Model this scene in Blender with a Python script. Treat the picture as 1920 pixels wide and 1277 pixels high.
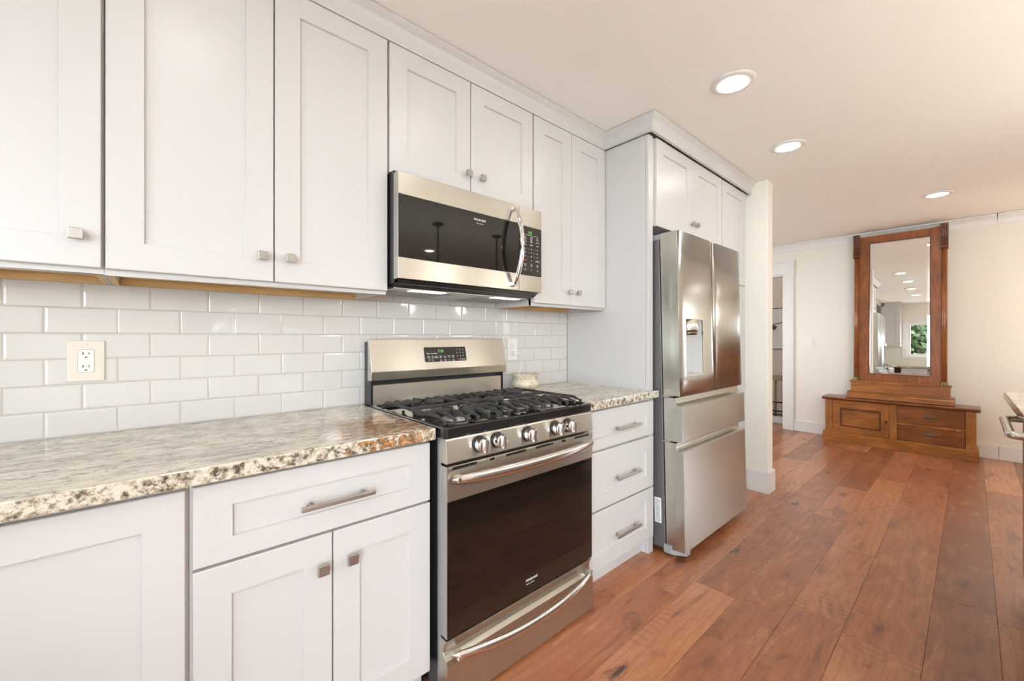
import bpy, bmesh, math, random
from mathutils import Vector, Matrix
random.seed(7)
sc = bpy.context.scene
for o in list(bpy.data.objects):
    bpy.data.objects.remove(o, do_unlink=True)
COL = sc.collection
R = math.radians

# ------------------------------------------------------------------ camera, sky, light, exposure
cd = bpy.data.cameras.new('camera')
cd.sensor_width = 36.0
cd.lens = 764.94 / 1920 * 36.0
cd.shift_y = -5.63 / 1920
cd.clip_start = 0.05
cam = bpy.data.objects.new('camera', cd)
COL.objects.link(cam)
cam.location = (0.308, -1.7914, 1.2102)
cam.rotation_euler = (R(90), 0, -0.7260)
sc.camera = cam

sc.view_settings.view_transform = 'Standard'
sc.view_settings.look = 'None'
sc.view_settings.gamma = 1.0
sc.view_settings.use_curve_mapping = False
sc.view_settings.exposure = 0.36
sc.cycles.max_bounces = 10
sc.cycles.diffuse_bounces = 6
sc.cycles.glossy_bounces = 5
sc.cycles.sample_clamp_indirect = 6.0
sc.cycles.use_denoising = True

W = bpy.data.worlds.new('sky')
sc.world = W
W.use_nodes = True
bg = W.node_tree.nodes['Background']
bg.inputs['Color'].default_value = (0.83, 0.92, 1.0, 1)
bg.inputs['Strength'].default_value = 15.0

H = 2.438                      # ceiling height
X_WEST, X_EAST, Y_SOUTH, Y_NORTH2 = -1.15, 6.60, -5.60, 1.30
LENS_STRENGTH = 31.0
LIGHTS = [(0.42, -1.0), (1.42, -1.0), (2.406, -1.03), (3.368, -1.01), (5.352, -1.598),
          (3.26, -4.05), (1.40, -4.05), (-0.40, -4.05), (5.352, -4.05), (-0.40, -2.4), (7.1, 0.35), (5.30, -0.25)]  # last two are added: they brighten the hall and the east wall
# daylight comes from the sky through these openings (y0, y1, z0, z1 / x0, x1, z0, z1)
WIN_WEST = (-1.62, -0.745, 1.15, 1.98)
WIN_EAST = (-3.75, -2.80, 0.12, 2.10)
WIN_ADDED_WEST = (-5.3, -2.25, 0.12, 2.20)  # unseen opening, added to light the end panel, stub and east wall
WIN_SOUTH = (0.75, 2.25, 1.22, 2.12)
WIN_ADDED_NORTH = (4.75, 5.75, 0.95, 2.05)  # unseen opening, added to brighten the foyer and east wall


def portal(name, loc, rot, sx, sy):
    l = bpy.data.lights.new(name, 'AREA')
    l.shape = 'RECTANGLE'
    l.size, l.size_y = sx, sy
    l.cycles.is_portal = True
    o = bpy.data.objects.new(name, l)
    o.location = loc
    o.rotation_euler = rot
    COL.objects.link(o)


portal('sky_portal_west', (X_WEST - .10, sum(WIN_WEST[:2]) / 2, sum(WIN_WEST[2:]) / 2), (0, R(-90), 0), WIN_WEST[3] - WIN_WEST[2], WIN_WEST[1] - WIN_WEST[0])
portal('sky_portal_added_west', (X_WEST - .10, sum(WIN_ADDED_WEST[:2]) / 2, sum(WIN_ADDED_WEST[2:]) / 2), (0, R(-90), 0), WIN_ADDED_WEST[3] - WIN_ADDED_WEST[2], WIN_ADDED_WEST[1] - WIN_ADDED_WEST[0])
portal('sky_portal_east', (X_EAST + .10, sum(WIN_EAST[:2]) / 2, sum(WIN_EAST[2:]) / 2), (0, R(90), 0), WIN_EAST[3] - WIN_EAST[2], WIN_EAST[1] - WIN_EAST[0])
portal('sky_portal_added_north', (sum(WIN_ADDED_NORTH[:2]) / 2, Y_NORTH2 + .10, sum(WIN_ADDED_NORTH[2:]) / 2), (R(-90), 0, 0), WIN_ADDED_NORTH[1] - WIN_ADDED_NORTH[0], WIN_ADDED_NORTH[3] - WIN_ADDED_NORTH[2])
portal('sky_portal_south', (sum(WIN_SOUTH[:2]) / 2, Y_SOUTH - .10, sum(WIN_SOUTH[2:]) / 2), (R(90), 0, 0), WIN_SOUTH[1] - WIN_SOUTH[0], WIN_SOUTH[3] - WIN_SOUTH[2])

# ------------------------------------------------------------------ materials
MATS = {}


class NT:
    def __init__(self, name):
        self.m = bpy.data.materials.new(name)
        self.m.use_nodes = True
        self.t = self.m.node_tree
        self.b = self.t.nodes['Principled BSDF']
        MATS[name] = self.m

    def n(self, typ, **kw):
        nd = self.t.nodes.new(typ)
        for k, v in kw.items():
            if k.startswith('i_'):
                nd.inputs[k[2:].replace('_', ' ')].default_value = v
            else:
                setattr(nd, k, v)
        return nd

    def l(self, a, b):
        self.t.links.new(a, b)

    def set(self, **kw):
        for k, v in kw.items():
            self.b.inputs[k.replace('_', ' ')].default_value = v

    def coord(self, scale=(1, 1, 1), rot=(0, 0, 0), kind='Object'):
        tc = self.n('ShaderNodeTexCoord')
        mp = self.n('ShaderNodeMapping')
        mp.inputs['Scale'].default_value = scale
        mp.inputs['Rotation'].default_value = rot
        self.l(tc.outputs[kind], mp.inputs['Vector'])
        return mp.outputs['Vector']

    def noise(self, vec, scale, detail=4, rough=.5, dist=0.0):
        nd = self.n('ShaderNodeTexNoise')
        nd.inputs['Scale'].default_value = scale
        nd.inputs['Detail'].default_value = detail
        nd.inputs['Roughness'].default_value = rough
        nd.inputs['Distortion'].default_value = dist
        self.l(vec, nd.inputs['Vector'])
        return nd.outputs['Fac']

    def ramp(self, fac, stops):
        nd = self.n('ShaderNodeValToRGB')
        cr = nd.color_ramp
        while len(cr.elements) > 1:
            cr.elements.remove(cr.elements[-1])
        for i, (p, c) in enumerate(stops):
            e = cr.elements[0] if i == 0 else cr.elements.new(p)
            e.position = p
            if isinstance(c, (int, float)):
                c = (c, c, c)
            e.color = (*c[:3], 1)
        self.l(fac, nd.inputs['Fac'])
        return nd.outputs['Color']

    def mix(self, fac, a, b, mode='MIX'):
        nd = self.n('ShaderNodeMix', data_type='RGBA', blend_type=mode)
        for sock, v in ((nd.inputs[0], fac), (nd.inputs[6], a), (nd.inputs[7], b)):
            if isinstance(v, (int, float)):
                sock.default_value = v
            elif isinstance(v, tuple):
                sock.default_value = (*v[:3], 1)
            else:
                self.l(v, sock)
        return nd.outputs[2]

    def math(self, op, a, b=0.0):
        nd = self.n('ShaderNodeMath', operation=op)
        for sock, v in ((nd.inputs[0], a), (nd.inputs[1], b)):
            if isinstance(v, (int, float)):
                sock.default_value = v
            else:
                self.l(v, sock)
        return nd.outputs[0]

    def bump(self, h, strength=.2, dist=.01):
        nd = self.n('ShaderNodeBump')
        nd.inputs['Strength'].default_value = strength
        nd.inputs['Distance'].default_value = dist
        self.l(h, nd.inputs['Height'])
        self.l(nd.outputs['Normal'], self.b.inputs['Normal'])


def simple(name, col, rough=.5, metal=0.0, **kw):
    t = NT(name)
    t.set(Base_Color=(*col, 1), Roughness=rough, Metallic=metal, **kw)
    return t


simple('white_paint', (.575, .570, .560), .33, Specular_IOR_Level=.5)
simple('trim_paint', (.76, .75, .735), .35)
t = simple('wall_paint', (.79, .765, .69), .85)
t.bump(t.noise(t.coord(), 160, 3), .12, .004)
t = simple('ceiling_paint', (.90, .89, .85), .9)
t.bump(t.noise(t.coord(), 75, 4, .6), .25, .006)
t = simple('hall_paint', (.80, .70, .62), .85)
simple('grout', (.50, .455, .39), .9)
t = simple('tile_glaze', (.62, .612, .592), .07, Coat_Weight=.4, Coat_Roughness=.03)
tn = t.noise(t.coord(), 14, 2)
t.bump(tn, .10, .004)
simple('raw_wood', (.58, .40, .19), .6)
t = MATS and NT('birch_ply')
v = t.coord((1.2, 14, 14))
t.l(t.ramp(t.noise(v, 4, 6, .6, .6), [(.3, (.50, .32, .13)), (.7, (.66, .46, .22))]), t.b.inputs['Base Color'])
t.set(Roughness=.55)
simple('gap_dark', (.03, .03, .035), .8)
simple('black_plastic', (.012, .012, .014), .3)
simple('black_enamel', (.008, .008, .009), .10, Coat_Weight=.5)
t = simple('cast_iron', (.045, .043, .042), .55)
t.bump(t.noise(t.coord(), 400, 2), .3, .001)
simple('black_glass', (.010, .009, .008), .03, Specular_IOR_Level=.5)
simple('oven_glass', (.008, .006, .005), .03, Specular_IOR_Level=.75)
simple('keypad_black', (.02, .018, .016), .18)
simple('nickel', (.44, .42, .385), .36, 1.0)
simple('chrome', (.80, .80, .80), .07, 1.0)
simple('alu_edge', (.50, .50, .50), .4, 1.0)
simple('burner_alu', (.55, .54, .52), .45, 1.0)
simple('fridge_side', (.17, .165, .165), .45, .6)
simple('grey_plastic', (.30, .32, .33), .4)
simple('light_grey', (.55, .55, .54), .45)
simple('ivory_plastic', (.72, .665, .58), .35)
simple('white_plastic', (.80, .78, .74), .35)
simple('slot_black', (.004, .004, .004), .5)
simple('paper_label', (.75, .75, .74), .6)
simple('ink_white', (.80, .80, .78), .5)
simple('ink_red', (.60, .09, .05), .5)
simple('ink_grey', (.25, .25, .24), .5)
simple('brass_old', (.20, .17, .09), .42, 1.0)
simple('bronze_pull', (.15, .14, .10), .40, .4)
simple('iron_dark', (.03, .027, .025), .45, .5)
simple('bench_wood', (.20, .16, .085), .5)
simple('frame_black', (.02, .018, .016), .4)
simple('picture_mat', (.82, .79, .76), .6)
simple('branch_ink', (.15, .10, .075), .7)
simple('mirror_glass', (.92, .92, .90), .0, 1.0)
simple('pendant_black', (.012, .012, .012), .35)
simple('shade_glass', (.80, .76, .68), .4)
simple('foil_sill', (.70, .70, .68), .4)


t = NT('window_glass')
tr, gl, mx = t.n('ShaderNodeBsdfTransparent'), t.n('ShaderNodeBsdfGlossy'), t.n('ShaderNodeMixShader')
gl.inputs['Roughness'].default_value = .0
mx.inputs[0].default_value = .05
t.l(tr.outputs[0], mx.inputs[1])
t.l(gl.outputs[0], mx.inputs[2])
t.l(mx.outputs[0], t.t.nodes['Material Output'].inputs['Surface'])


def emit(name, col, strength):
    t = NT(name)
    t.set(Base_Color=(0, 0, 0, 1), Roughness=.6)
    t.b.inputs['Emission Color'].default_value = (*col, 1)
    t.b.inputs['Emission Strength'].default_value = strength


emit('lamp_lens', (1.0, .97, .92), LENS_STRENGTH)
emit('added_pendant_glow', (1.0, .96, .89), 27.0)  # globe glow added as light for the ceiling
emit('shade_glow', (1.0, .76, .45), 5.0)
emit('hood_lamp', (1.0, .96, .90), 1.8)
emit('led_green', (.22, .85, .08), 1.0)

# brushed stainless steel
def steel(name, col, rough, stretch):
    t = NT(name)
    t.set(Metallic=1.0, Roughness=rough, Anisotropic=.72)
    tg = t.n('ShaderNodeTangent', direction_type='RADIAL', axis='X')
    t.l(tg.outputs['Tangent'], t.b.inputs['Tangent'])
    f = t.noise(t.coord(stretch), 60, 3, .6)
    c = t.mix(f, tuple(x * .965 for x in col), tuple(min(1, x * 1.03) for x in col))
    t.l(c, t.b.inputs['Base Color'])


steel('stainless', (.56, .54, .485), .30, (.25, 12, 12))       # brushed along x
steel('stainless_door', (.54, .53, .485), .27, (.25, 12, 12))
t = simple('handle_steel', (.70, .67, .64), .22, 1.0)

# ceramic warmer
t = NT('cream_ceramic')
v = t.coord()
t.l(t.ramp(t.noise(v, 26, 5, .6), [(.35, (.52, .44, .32)), (.6, (.74, .68, .54))]), t.b.inputs['Base Color'])
t.set(Roughness=.22)

# granite
t = NT('granite')
v = t.coord((1, 1, 1), (0, 0, R(-9)))
geo = t.n('ShaderNodeNewGeometry')
sep = t.n('ShaderNodeSeparateXYZ')
t.l(geo.outputs['Normal'], sep.inputs[0])
flat = t.math('ABSOLUTE', sep.outputs['Z'])            # grains lie flat: long on the top, round on the cut edge
n1 = t.noise(t.coord((1.5, 3.6, 4.0), (0, 0, R(-15))), 3.0, 8, .68, 1.6)
top = t.ramp(n1, [(.28, (.27, .255, .25)), (.40, (.46, .42, .37)), (.52, (.65, .59, .47)), (.64, (.74, .685, .57)), (.76, (.42, .39, .36))])
st = t.noise(t.coord((3.2, 8.5, 9), (0, 0, R(-20))), 6.5, 8, .78, 1.2)
top = t.mix(t.ramp(st, [(.40, .92), (.47, 0.0)]), top, (.10, .095, .10))
top = t.mix(t.ramp(st, [(.58, .0), (.68, .65)]), top, (.84, .81, .74))
n2 = t.noise(v, 55, 5, .7)
edge = t.ramp(n2, [(.38, (.07, .065, .055)), (.45, (.28, .24, .17)), (.51, (.50, .45, .36)), (.60, (.68, .64, .55)), (.70, (.50, .43, .31))])
base = t.mix(flat, edge, top)
n3 = t.noise(v, 34, 4, .6, .4)
base = t.mix(t.ramp(n3, [(.60, 0.0), (.68, .5)]), base, (.38, .25, .10))
# rusty veins in a patch of the slab beside the range
vd = t.n('ShaderNodeVectorMath', operation='DISTANCE')
vm = t.n('ShaderNodeVectorMath', operation='MULTIPLY')
t.l(geo.outputs['Position'], vm.inputs[0])
vm.inputs[1].default_value = (1, .9, .0)
t.l(vm.outputs[0], vd.inputs[0])
vd.inputs[1].default_value = (.88, -.44, 0)
patch = t.ramp(vd.outputs['Value'], [(.08, .28), (.36, .0)])
n4 = t.noise(t.coord((3.2, 6.5, 4), (0, 0, R(28))), 6.5, 8, .70, 1.2)
rust = t.ramp(t.math('ADD', n4, patch), [(.68, 0.0), (.77, .90)])
rcol = t.ramp(t.noise(v, 45, 5, .7), [(.38, (.12, .05, .025)), (.52, (.38, .17, .05)), (.68, (.58, .36, .15))])
base = t.mix(rust, base, rcol)
# black mica flecks, elongated on the top
n5 = t.noise(t.coord((1.3, 3.0, 2.0), (0, 0, R(-17))), 9.5, 7, .78, .6)
base = t.mix(t.ramp(n5, [(.61, 0.0), (.65, .92)]), base, (.022, .03, .035))
n6 = t.noise(v, 48, 4, .62)
base = t.mix(t.ramp(n6, [(.635, 0.0), (.68, .85)]), base, (.05, .05, .055))
t.l(base, t.b.inputs['Base Color'])
t.set(Roughness=.09)
t.bump(n2, .03, .001)

# hand-scraped plank floor; every plank carries its own tone and offset
t = NT('plank_floor')
at = t.n('ShaderNodeAttribute', attribute_name='tone')
ao = t.n('ShaderNodeAttribute', attribute_name='shift')
tc = t.n('ShaderNodeTexCoord')
add = t.n('ShaderNodeVectorMath', operation='ADD')
t.l(tc.outputs['Object'], add.inputs[0])
t.l(ao.outputs['Vector'], add.inputs[1])


def mapped(vec, scale):
    mp = t.n('ShaderNodeMapping')
    mp.inputs['Scale'].default_value = scale
    t.l(vec, mp.inputs['Vector'])
    return mp.outputs['Vector']


pv = add.outputs[0]
tone = t.ramp(at.outputs['Fac'], [(0.0, (.235, .074, .031)), (.35, (.325, .110, .046)), (.7, (.395, .142, .060)), (1.0, (.50, .205, .092))])
cl = t.noise(mapped(pv, (1.3, 4.2, 1)), 2.6, 5, .6, 1.2)
tone = t.mix(t.ramp(cl, [(.29, .80), (.47, 0.0)]), tone, (.125, .044, .024))
tone = t.mix(t.ramp(cl, [(.54, 0.0), (.72, .55)]), tone, (.58, .285, .120))
gr = t.noise(mapped(pv, (2.2, 46, 1)), 3.0, 7, .68, 2.2)
tone = t.mix(t.ramp(gr, [(.34, .42), (.50, 0.0)]), tone, (.150, .056, .028))
# growth-ring figure
rg_ = t.n('ShaderNodeTexWave', wave_type='BANDS', bands_direction='Y')
rg_.inputs['Scale'].default_value = 5.0
rg_.inputs['Distortion'].default_value = 11.0
rg_.inputs['Detail'].default_value = 2.5
rg_.inputs['Detail Scale'].default_value = .55
t.l(mapped(pv, (.55, 1.6, 1)), rg_.inputs['Vector'])
tone = t.mix(t.ramp(rg_.outputs['Color'], [(.0, .20), (.30, 0.0)]), tone, (.150, .058, .030))
vo = t.n('ShaderNodeTexVoronoi')
vo.inputs['Scale'].default_value = 1.0
t.l(mapped(pv, (1.9, 4.6, 1)), vo.inputs['Vector'])
kd = t.math('ADD', vo.outputs['Distance'], t.math('MULTIPLY', t.noise(mapped(pv, (9, 24, 1)), 2.5, 5, .7), .42))
tone = t.mix(t.ramp(kd, [(.245, .95), (.28, .55), (.36, 0.0)]), tone, (.030, .016, .012))
wv = t.n('ShaderNodeTexWave', wave_type='BANDS', bands_direction='X')
wv.inputs['Scale'].default_value = 8.0
wv.inputs['Distortion'].default_value = 6.0
wv.inputs['Detail'].default_value = 1.5
wv.inputs['Detail Scale'].default_value = .6
t.l(mapped(pv, (1.0, 1.4, 1)), wv.inputs['Vector'])
msk = t.ramp(t.noise(mapped(pv, (.9, 3.0, 1)), 1.6, 3), [(.46, 0.0), (.60, 1.0)])
saw = t.math('MULTIPLY', wv.outputs['Color'], msk)
tone = t.mix(t.ramp(saw, [(.55, 0.0), (1.0, .30)]), tone, (.16, .07, .04))
t.l(tone, t.b.inputs['Base Color'])
hh = t.math('SUBTRACT', t.math('MULTIPLY', gr, .4), saw)
hh = t.math('ADD', hh, t.math('MULTIPLY', t.noise(mapped(pv, (1, 2.5, 1)), 4, 2), .9))
t.bump(hh, .22, .004)
t.l(t.ramp(gr, [(.3, .36), (.7, .27)]), t.b.inputs['Roughness'])
t.set(Specular_IOR_Level=.5, Coat_Weight=.35, Coat_Roughness=.26)

# polished antique oak
def oak(name, rot, dark):
    t = NT(name)
    v = t.coord((1, 1, 1), rot)
    mp = t.n('ShaderNodeMapping')
    mp.inputs['Scale'].default_value = (14, 1.3, 14)
    t.l(v, mp.inputs['Vector'])
    g = t.noise(mp.outputs['Vector'], 3.5, 7, .62, 1.1)
    c = t.ramp(g, [(.25, tuple(x * .42 for x in dark)), (.48, dark), (.72, tuple(min(1, x * 1.5) for x in dark))])
    c = t.mix(t.ramp(t.noise(v, 5, 3), [(.4, .5), (.6, 0.0)]), c, tuple(x * .5 for x in dark))
    t.l(c, t.b.inputs['Base Color'])
    t.set(Roughness=.30, Coat_Weight=.25, Coat_Roughness=.2)
    t.bump(g, .05, .002)


oak('oak', (0, 0, 0), (.345, .125, .026))                 # grain along y
oak('oak_upright', (R(90), 0, 0), (.275, .085, .020))     # grain along z
oak('oak_red', (0, 0, 0), (.225, .072, .018))
oak('oak_stile', (R(90), 0, 0), (.370, .145, .034))
oak('oak_dark', (R(90), 0, 0), (.125, .034, .014))
oak('oak_top', (0, 0, 0), (.225, .074, .022))

# leaves outside
t = NT('leaf_green')
t.l(t.ramp(t.noise(t.coord(), 9, 5, .7), [(.35, (.008, .022, .005)), (.55, (.035, .070, .016)), (.72, (.13, .17, .05))]), t.b.inputs['Base Color'])
t.set(Roughness=.6)
simple('patio', (.42, .41, .39), .9)

# ------------------------------------------------------------------ mesh helpers
ORIG = {}


class MB:
    def __init__(self, xf=None):
        self.v, self.f, self.s, self.mi = [], [], [], []
        self.xf = xf

    def add(self, vs, fs, smooth=False):
        n = len(self.v)
        for p in vs:
            p = Vector(p)
            if self.xf:
                p = self.xf @ p
            self.v.append(p)
        for f in fs:
            self.f.append([i + n for i in f])
            self.s.append(smooth)
        return self

    def box(self, x0, x1, y0, y1, z0, z1):
        vs = [(x, y, z) for z in (z0, z1) for y in (y0, y1) for x in (x0, x1)]
        return self.add(vs, [(0, 2, 3, 1), (4, 5, 7, 6), (0, 1, 5, 4), (2, 6, 7, 3), (0, 4, 6, 2), (1, 3, 7, 5)])

    def prism(self, prof, axis, a0, a1, smooth=False):
        """prof: 2-D outline; axis 'x': (y,z), 'y': (x,z), 'z': (x,y)"""
        def P(a, u, w):
            return (a, u, w) if axis == 'x' else (u, a, w) if axis == 'y' else (u, w, a)
        n = len(prof)
        self.add([P(a0, *p) for p in prof] + [P(a1, *p) for p in prof],
                 [(i, (i + 1) % n, n + (i + 1) % n, n + i) for i in range(n)], smooth)
        self.add([P(a0, *p) for p in prof], [tuple(range(n))[::-1]])
        self.add([P(a1, *p) for p in prof], [tuple(range(n))])
        return self

    def tube(self, pts, r, seg=12, r2=None, up=(0, 0, 1), cap=True):
        """r: radius or list; r2: second half-axis along 'up' (ratio)"""
        pts = [Vector(p) for p in pts]
        n = len(pts)
        rs = r if isinstance(r, (list, tuple)) else [r] * n
        rings = []
        up = Vector(up)
        for i, p in enumerate(pts):
            d = (pts[min(i + 1, n - 1)] - pts[max(i - 1, 0)]).normalized()
            s = d.cross(up)
            if s.length < 1e-4:
                s = d.cross(Vector((1, 0, 0)))
            s.normalize()
            u = s.cross(d).normalized()
            k = 1.0 if r2 is None else r2
            rings.append([p + s * rs[i] * math.cos(a) + u * rs[i] * k * math.sin(a)
                          for a in (2 * math.pi * j / seg for j in range(seg))])
        vs = [q for ring in rings for q in ring]
        fs = []
        for i in range(n - 1):
            for j in range(seg):
                a, b = i * seg + j, i * seg + (j + 1) % seg
                fs.append((a, b, b + seg, a + seg))
        self.add(vs, fs, True)
        if cap:
            self.add(rings[0], [tuple(range(seg))[::-1]])
            self.add(rings[-1], [tuple(range(seg))])
        return self

    def cyl(self, p0, p1, r, seg=20):
        return self.tube([p0, p1], r, seg)

    def lathe(self, prof, c, seg=28, axis='z'):
        """prof: (radius, height) list round a centre c"""
        vs, fs = [], []
        n = len(prof)
        for r, h in prof:
            for j in range(seg):
                a = 2 * math.pi * j / seg
                u, w = r * math.cos(a), r * math.sin(a)
                vs.append((c[0] + u, c[1] + w, c[2] + h) if axis == 'z' else
                          (c[0] + u, c[1] + h, c[2] + w) if axis == 'y' else (c[0] + h, c[1] + u, c[2] + w))
        for i in range(n - 1):
            for j in range(seg):
                a, b = i * seg + j, i * seg + (j + 1) % seg
                fs.append((a, b, b + seg, a + seg))
        self.add(vs, fs, True)
        if prof[0][0] > 1e-6:
            self.add(vs[:seg], [tuple(range(seg))[::-1]])
        if prof[-1][0] > 1e-6:
            self.add(vs[-seg:], [tuple(range(seg))])
        return self

    def frame(self, x0, x1, z0, z1, yb, yf, wx, wz):
        """four mitred bars round an opening; back plane yb, front plane yf"""
        o = [(x0, z0), (x1, z0), (x1, z1), (x0, z1)]
        i = [(x0 + wx, z0 + wz), (x1 - wx, z0 + wz), (x1 - wx, z1 - wz), (x0 + wx, z1 - wz)]
        vs = [(p[0], y, p[1]) for y in (yf, yb) for q in (o, i) for p in q]
        fs = []
        for k in range(4):
            m = (k + 1) % 4
            fs += [(k, m, 4 + m, 4 + k), (8 + k, 12 + k, 12 + m, 8 + m), (k, 8 + k, 8 + m, m), (4 + k, 4 + m, 12 + m, 12 + k)]
        return self.add(vs, fs)

    def shaker(self, x0, x1, z0, z1, yf, th=.019, wx=.074, wz=.074, d=.009, c=.002):
        """door or drawer front facing -y with a sunk flat panel"""
        yb = yf + th
        o0 = [(x0, z0), (x1, z0), (x1, z1), (x0, z1)]

        def inset(q, a, b):
            return [(q[0][0] + a, q[0][1] + b), (q[1][0] - a, q[1][1] + b), (q[2][0] - a, q[2][1] - b), (q[3][0] + a, q[3][1] - b)]
        rings = [(o0, yb), (o0, yf + c), (inset(o0, c, c), yf), (inset(o0, wx, wz), yf), (inset(o0, wx + .002, wz + .002), yf + d)]
        vs = [(p[0], y, p[1]) for q, y in rings for p in q]
        fs = []
        for r in range(4):
            for k in range(4):
                m = (k + 1) % 4
                fs.append((4 * r + k, 4 * r + m, 4 * r + 4 + m, 4 * r + 4 + k))
        fs += [(3, 2, 1, 0), (16, 17, 18, 19)]
        return self.add(vs, fs)

    def build(self, name, mat, parent=None, bev=0.0, seg=2, label=None, kind=None):
        me = bpy.data.meshes.new(name)
        org = ORIG.get(parent.name, Vector()) if parent else Vector()
        me.from_pydata([tuple(p - org) for p in self.v], [], self.f)
        me.polygons.foreach_set('use_smooth', self.s)
        bm = bmesh.new()
        bm.from_mesh(me)
        bmesh.ops.remove_doubles(bm, verts=bm.verts, dist=1e-6)
        bmesh.ops.recalc_face_normals(bm, faces=bm.faces)
        bm.to_mesh(me)
        bm.free()
        for e in me.edges:
            pass
        me.materials.append(MATS[mat])
        o = bpy.data.objects.new(name, me)
        COL.objects.link(o)
        if parent:
            o.parent = parent
            ORIG[o.name] = org
        if bev:
            b = o.modifiers.new('bevel', 'BEVEL')
            b.width = bev
            b.segments = seg
            b.limit_method = 'ANGLE'
            b.angle_limit = R(50)
        if label:
            o['label'] = label
        if kind:
            o['kind'] = kind
        return o


def thing(name, label, cat, loc, group=None, rot=(0, 0, 0)):
    o = bpy.data.objects.new(name, None)
    o.empty_display_size = .05
    o.location = loc
    o.rotation_euler = rot
    COL.objects.link(o)
    o['label'], o['category'] = label, cat
    if group:
        o['group'] = group
    ORIG[o.name] = Vector(loc)
    return o


def tag(o, label, cat, group=None):
    o['label'], o['category'] = label, cat
    if group:
        o['group'] = group
    return o


def struct(o):
    o['kind'] = 'structure'
    return o


def text(name, s, size, loc, parent, mat, rot=(R(90), 0, 0), align='CENTER', sx=1.0, label=None):
    c = bpy.data.curves.new(name, 'FONT')
    c.body = s
    c.size = size
    c.align_x = align
    c.align_y = 'CENTER'
    c.extrude = .0002
    c.resolution_u = 2
    c.materials.append(MATS[mat])
    o = bpy.data.objects.new(name, c)
    COL.objects.link(o)
    o.parent = parent
    o.location = Vector(loc) - ORIG.get(parent.name, Vector())
    o.rotation_euler = rot
    o.scale = (sx, 1, 1)
    if label:
        o['label'] = label
    return o


def copy_tree(o, parent=None):
    c = o.copy()
    COL.objects.link(c)
    if parent:
        c.parent = parent
    ORIG[c.name] = ORIG.get(o.name, Vector()).copy()
    for ch in list(o.children):
        copy_tree(ch, c)
    return c


def rrect(x0, x1, y0, y1, r, n=4):
    out = []
    for cx, cy, a0 in ((x1 - r, y0 + r, -90), (x1 - r, y1 - r, 0), (x0 + r, y1 - r, 90), (x0 + r, y0 + r, 180)):
        for k in range(n + 1):
            a = R(a0 + 90 * k / n)
            out.append((cx + r * math.cos(a), cy + r * math.sin(a)))
    return out


# ------------------------------------------------------------------ the room
# floor of planks running along x
seams = [-5.62]
for w_ in (.19, .127, .235, .19, .185, .235, .127, .19, .19, .235, .185, .19, .127, .235, .19, .19, .235, .185, .195):
    seams.append(seams[-1] + w_)
seams = [s for s in seams if s < -2.15] + [-2.06, -1.865, -1.672, -1.437, -1.250, -1.065, -.882, -.705, -.52, -.33, -.14, .05, .24, .43, .62, .81, 1.0, 1.19, 1.42]
fm = bpy.data.meshes.new('floor')
V, F, TN, SH = [], [], [], []
X0F, X1F = -1.3, 7.9
for a, b in zip(seams[:-1], seams[1:]):
    x = X0F - random.random() * 1.2
    while x < X1F:
        ln = random.choice((.55, .8, 1.1, 1.35, 1.7, 1.9))
        xa, xb = max(x, X0F), min(x + ln, X1F)
        x += ln
        if xb - xa < .02:
            continue
        g, ch = .0004, .0009
        n = len(V)
        V += [(xa + g, a + g, -.0012), (xb - g, a + g, -.0012), (xb - g, b - g, -.0012), (xa + g, b - g, -.0012),
              (xa + g + ch, a + g + ch, 0), (xb - g - ch, a + g + ch, 0), (xb - g - ch, b - g - ch, 0), (xa + g + ch, b - g - ch, 0)]
        fs = [(4, 5, 6, 7), (0, 1, 5, 4), (1, 2, 6, 5), (2, 3, 7, 6), (3, 0, 4, 7)]
        tn, sh = random.random(), (random.random() * 30, random.random() * 30, random.random() * 5)
        for f in fs:
            F.append([i + n for i in f])
            TN.append(tn)
            SH.append(sh)
n = len(V)
V += [(X0F, -5.7, -.003), (X1F, -5.7, -.003), (X1F, 1.5, -.003), (X0F, 1.5, -.003)]
F.append([n, n + 1, n + 2, n + 3])
TN.append(.0)
SH.append((0, 0, 0))
fm.from_pydata(V, [], F)
fm.materials.append(MATS['plank_floor'])
at = fm.attributes.new('tone', 'FLOAT', 'FACE')
at.data.foreach_set('value', TN)
at = fm.attributes.new('shift', 'FLOAT_VECTOR', 'FACE')
at.data.foreach_set('vector', [c for s in SH for c in s])
floor = struct(bpy.data.objects.new('floor', fm))
COL.objects.link(floor)

struct(MB().box(X_WEST - .15, 7.9, Y_SOUTH - .15, 1.5, H, H + .1).build('ceiling', 'ceiling_paint'))
struct(MB().box(X_WEST - .15, 4.01, .008, .12, 0, H).build('wall_north', 'wall_paint'))
a0, a1, z0, z1 = WIN_ADDED_NORTH
struct(MB().box(4.01, a0, Y_NORTH2, Y_NORTH2 + .12, 0, H).box(a1, 7.9, Y_NORTH2, Y_NORTH2 + .12, 0, H).box(a0, a1, Y_NORTH2, Y_NORTH2 + .12, 0, z0).box(a0, a1, Y_NORTH2, Y_NORTH2 + .12, z1, H).build('wall_far_north', 'wall_paint'))
# stub wall beside the pantry
struct(MB().box(3.893, 4.010, -.742, .008, 0, H).box(3.893, 4.010, .12, Y_NORTH2, 0, H).build('wall_stub', 'wall_paint', bev=.006))
b_ = MB().box(3.877, 4.026, -.757, -.742, 0, .163).box(4.010, 4.026, -.742, Y_NORTH2, 0, .163)
b_.box(3.877, 3.893, -.742, -.60, 0, .163)
struct(b_.build('baseboard_stub', 'trim_paint', bev=.002))


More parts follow.
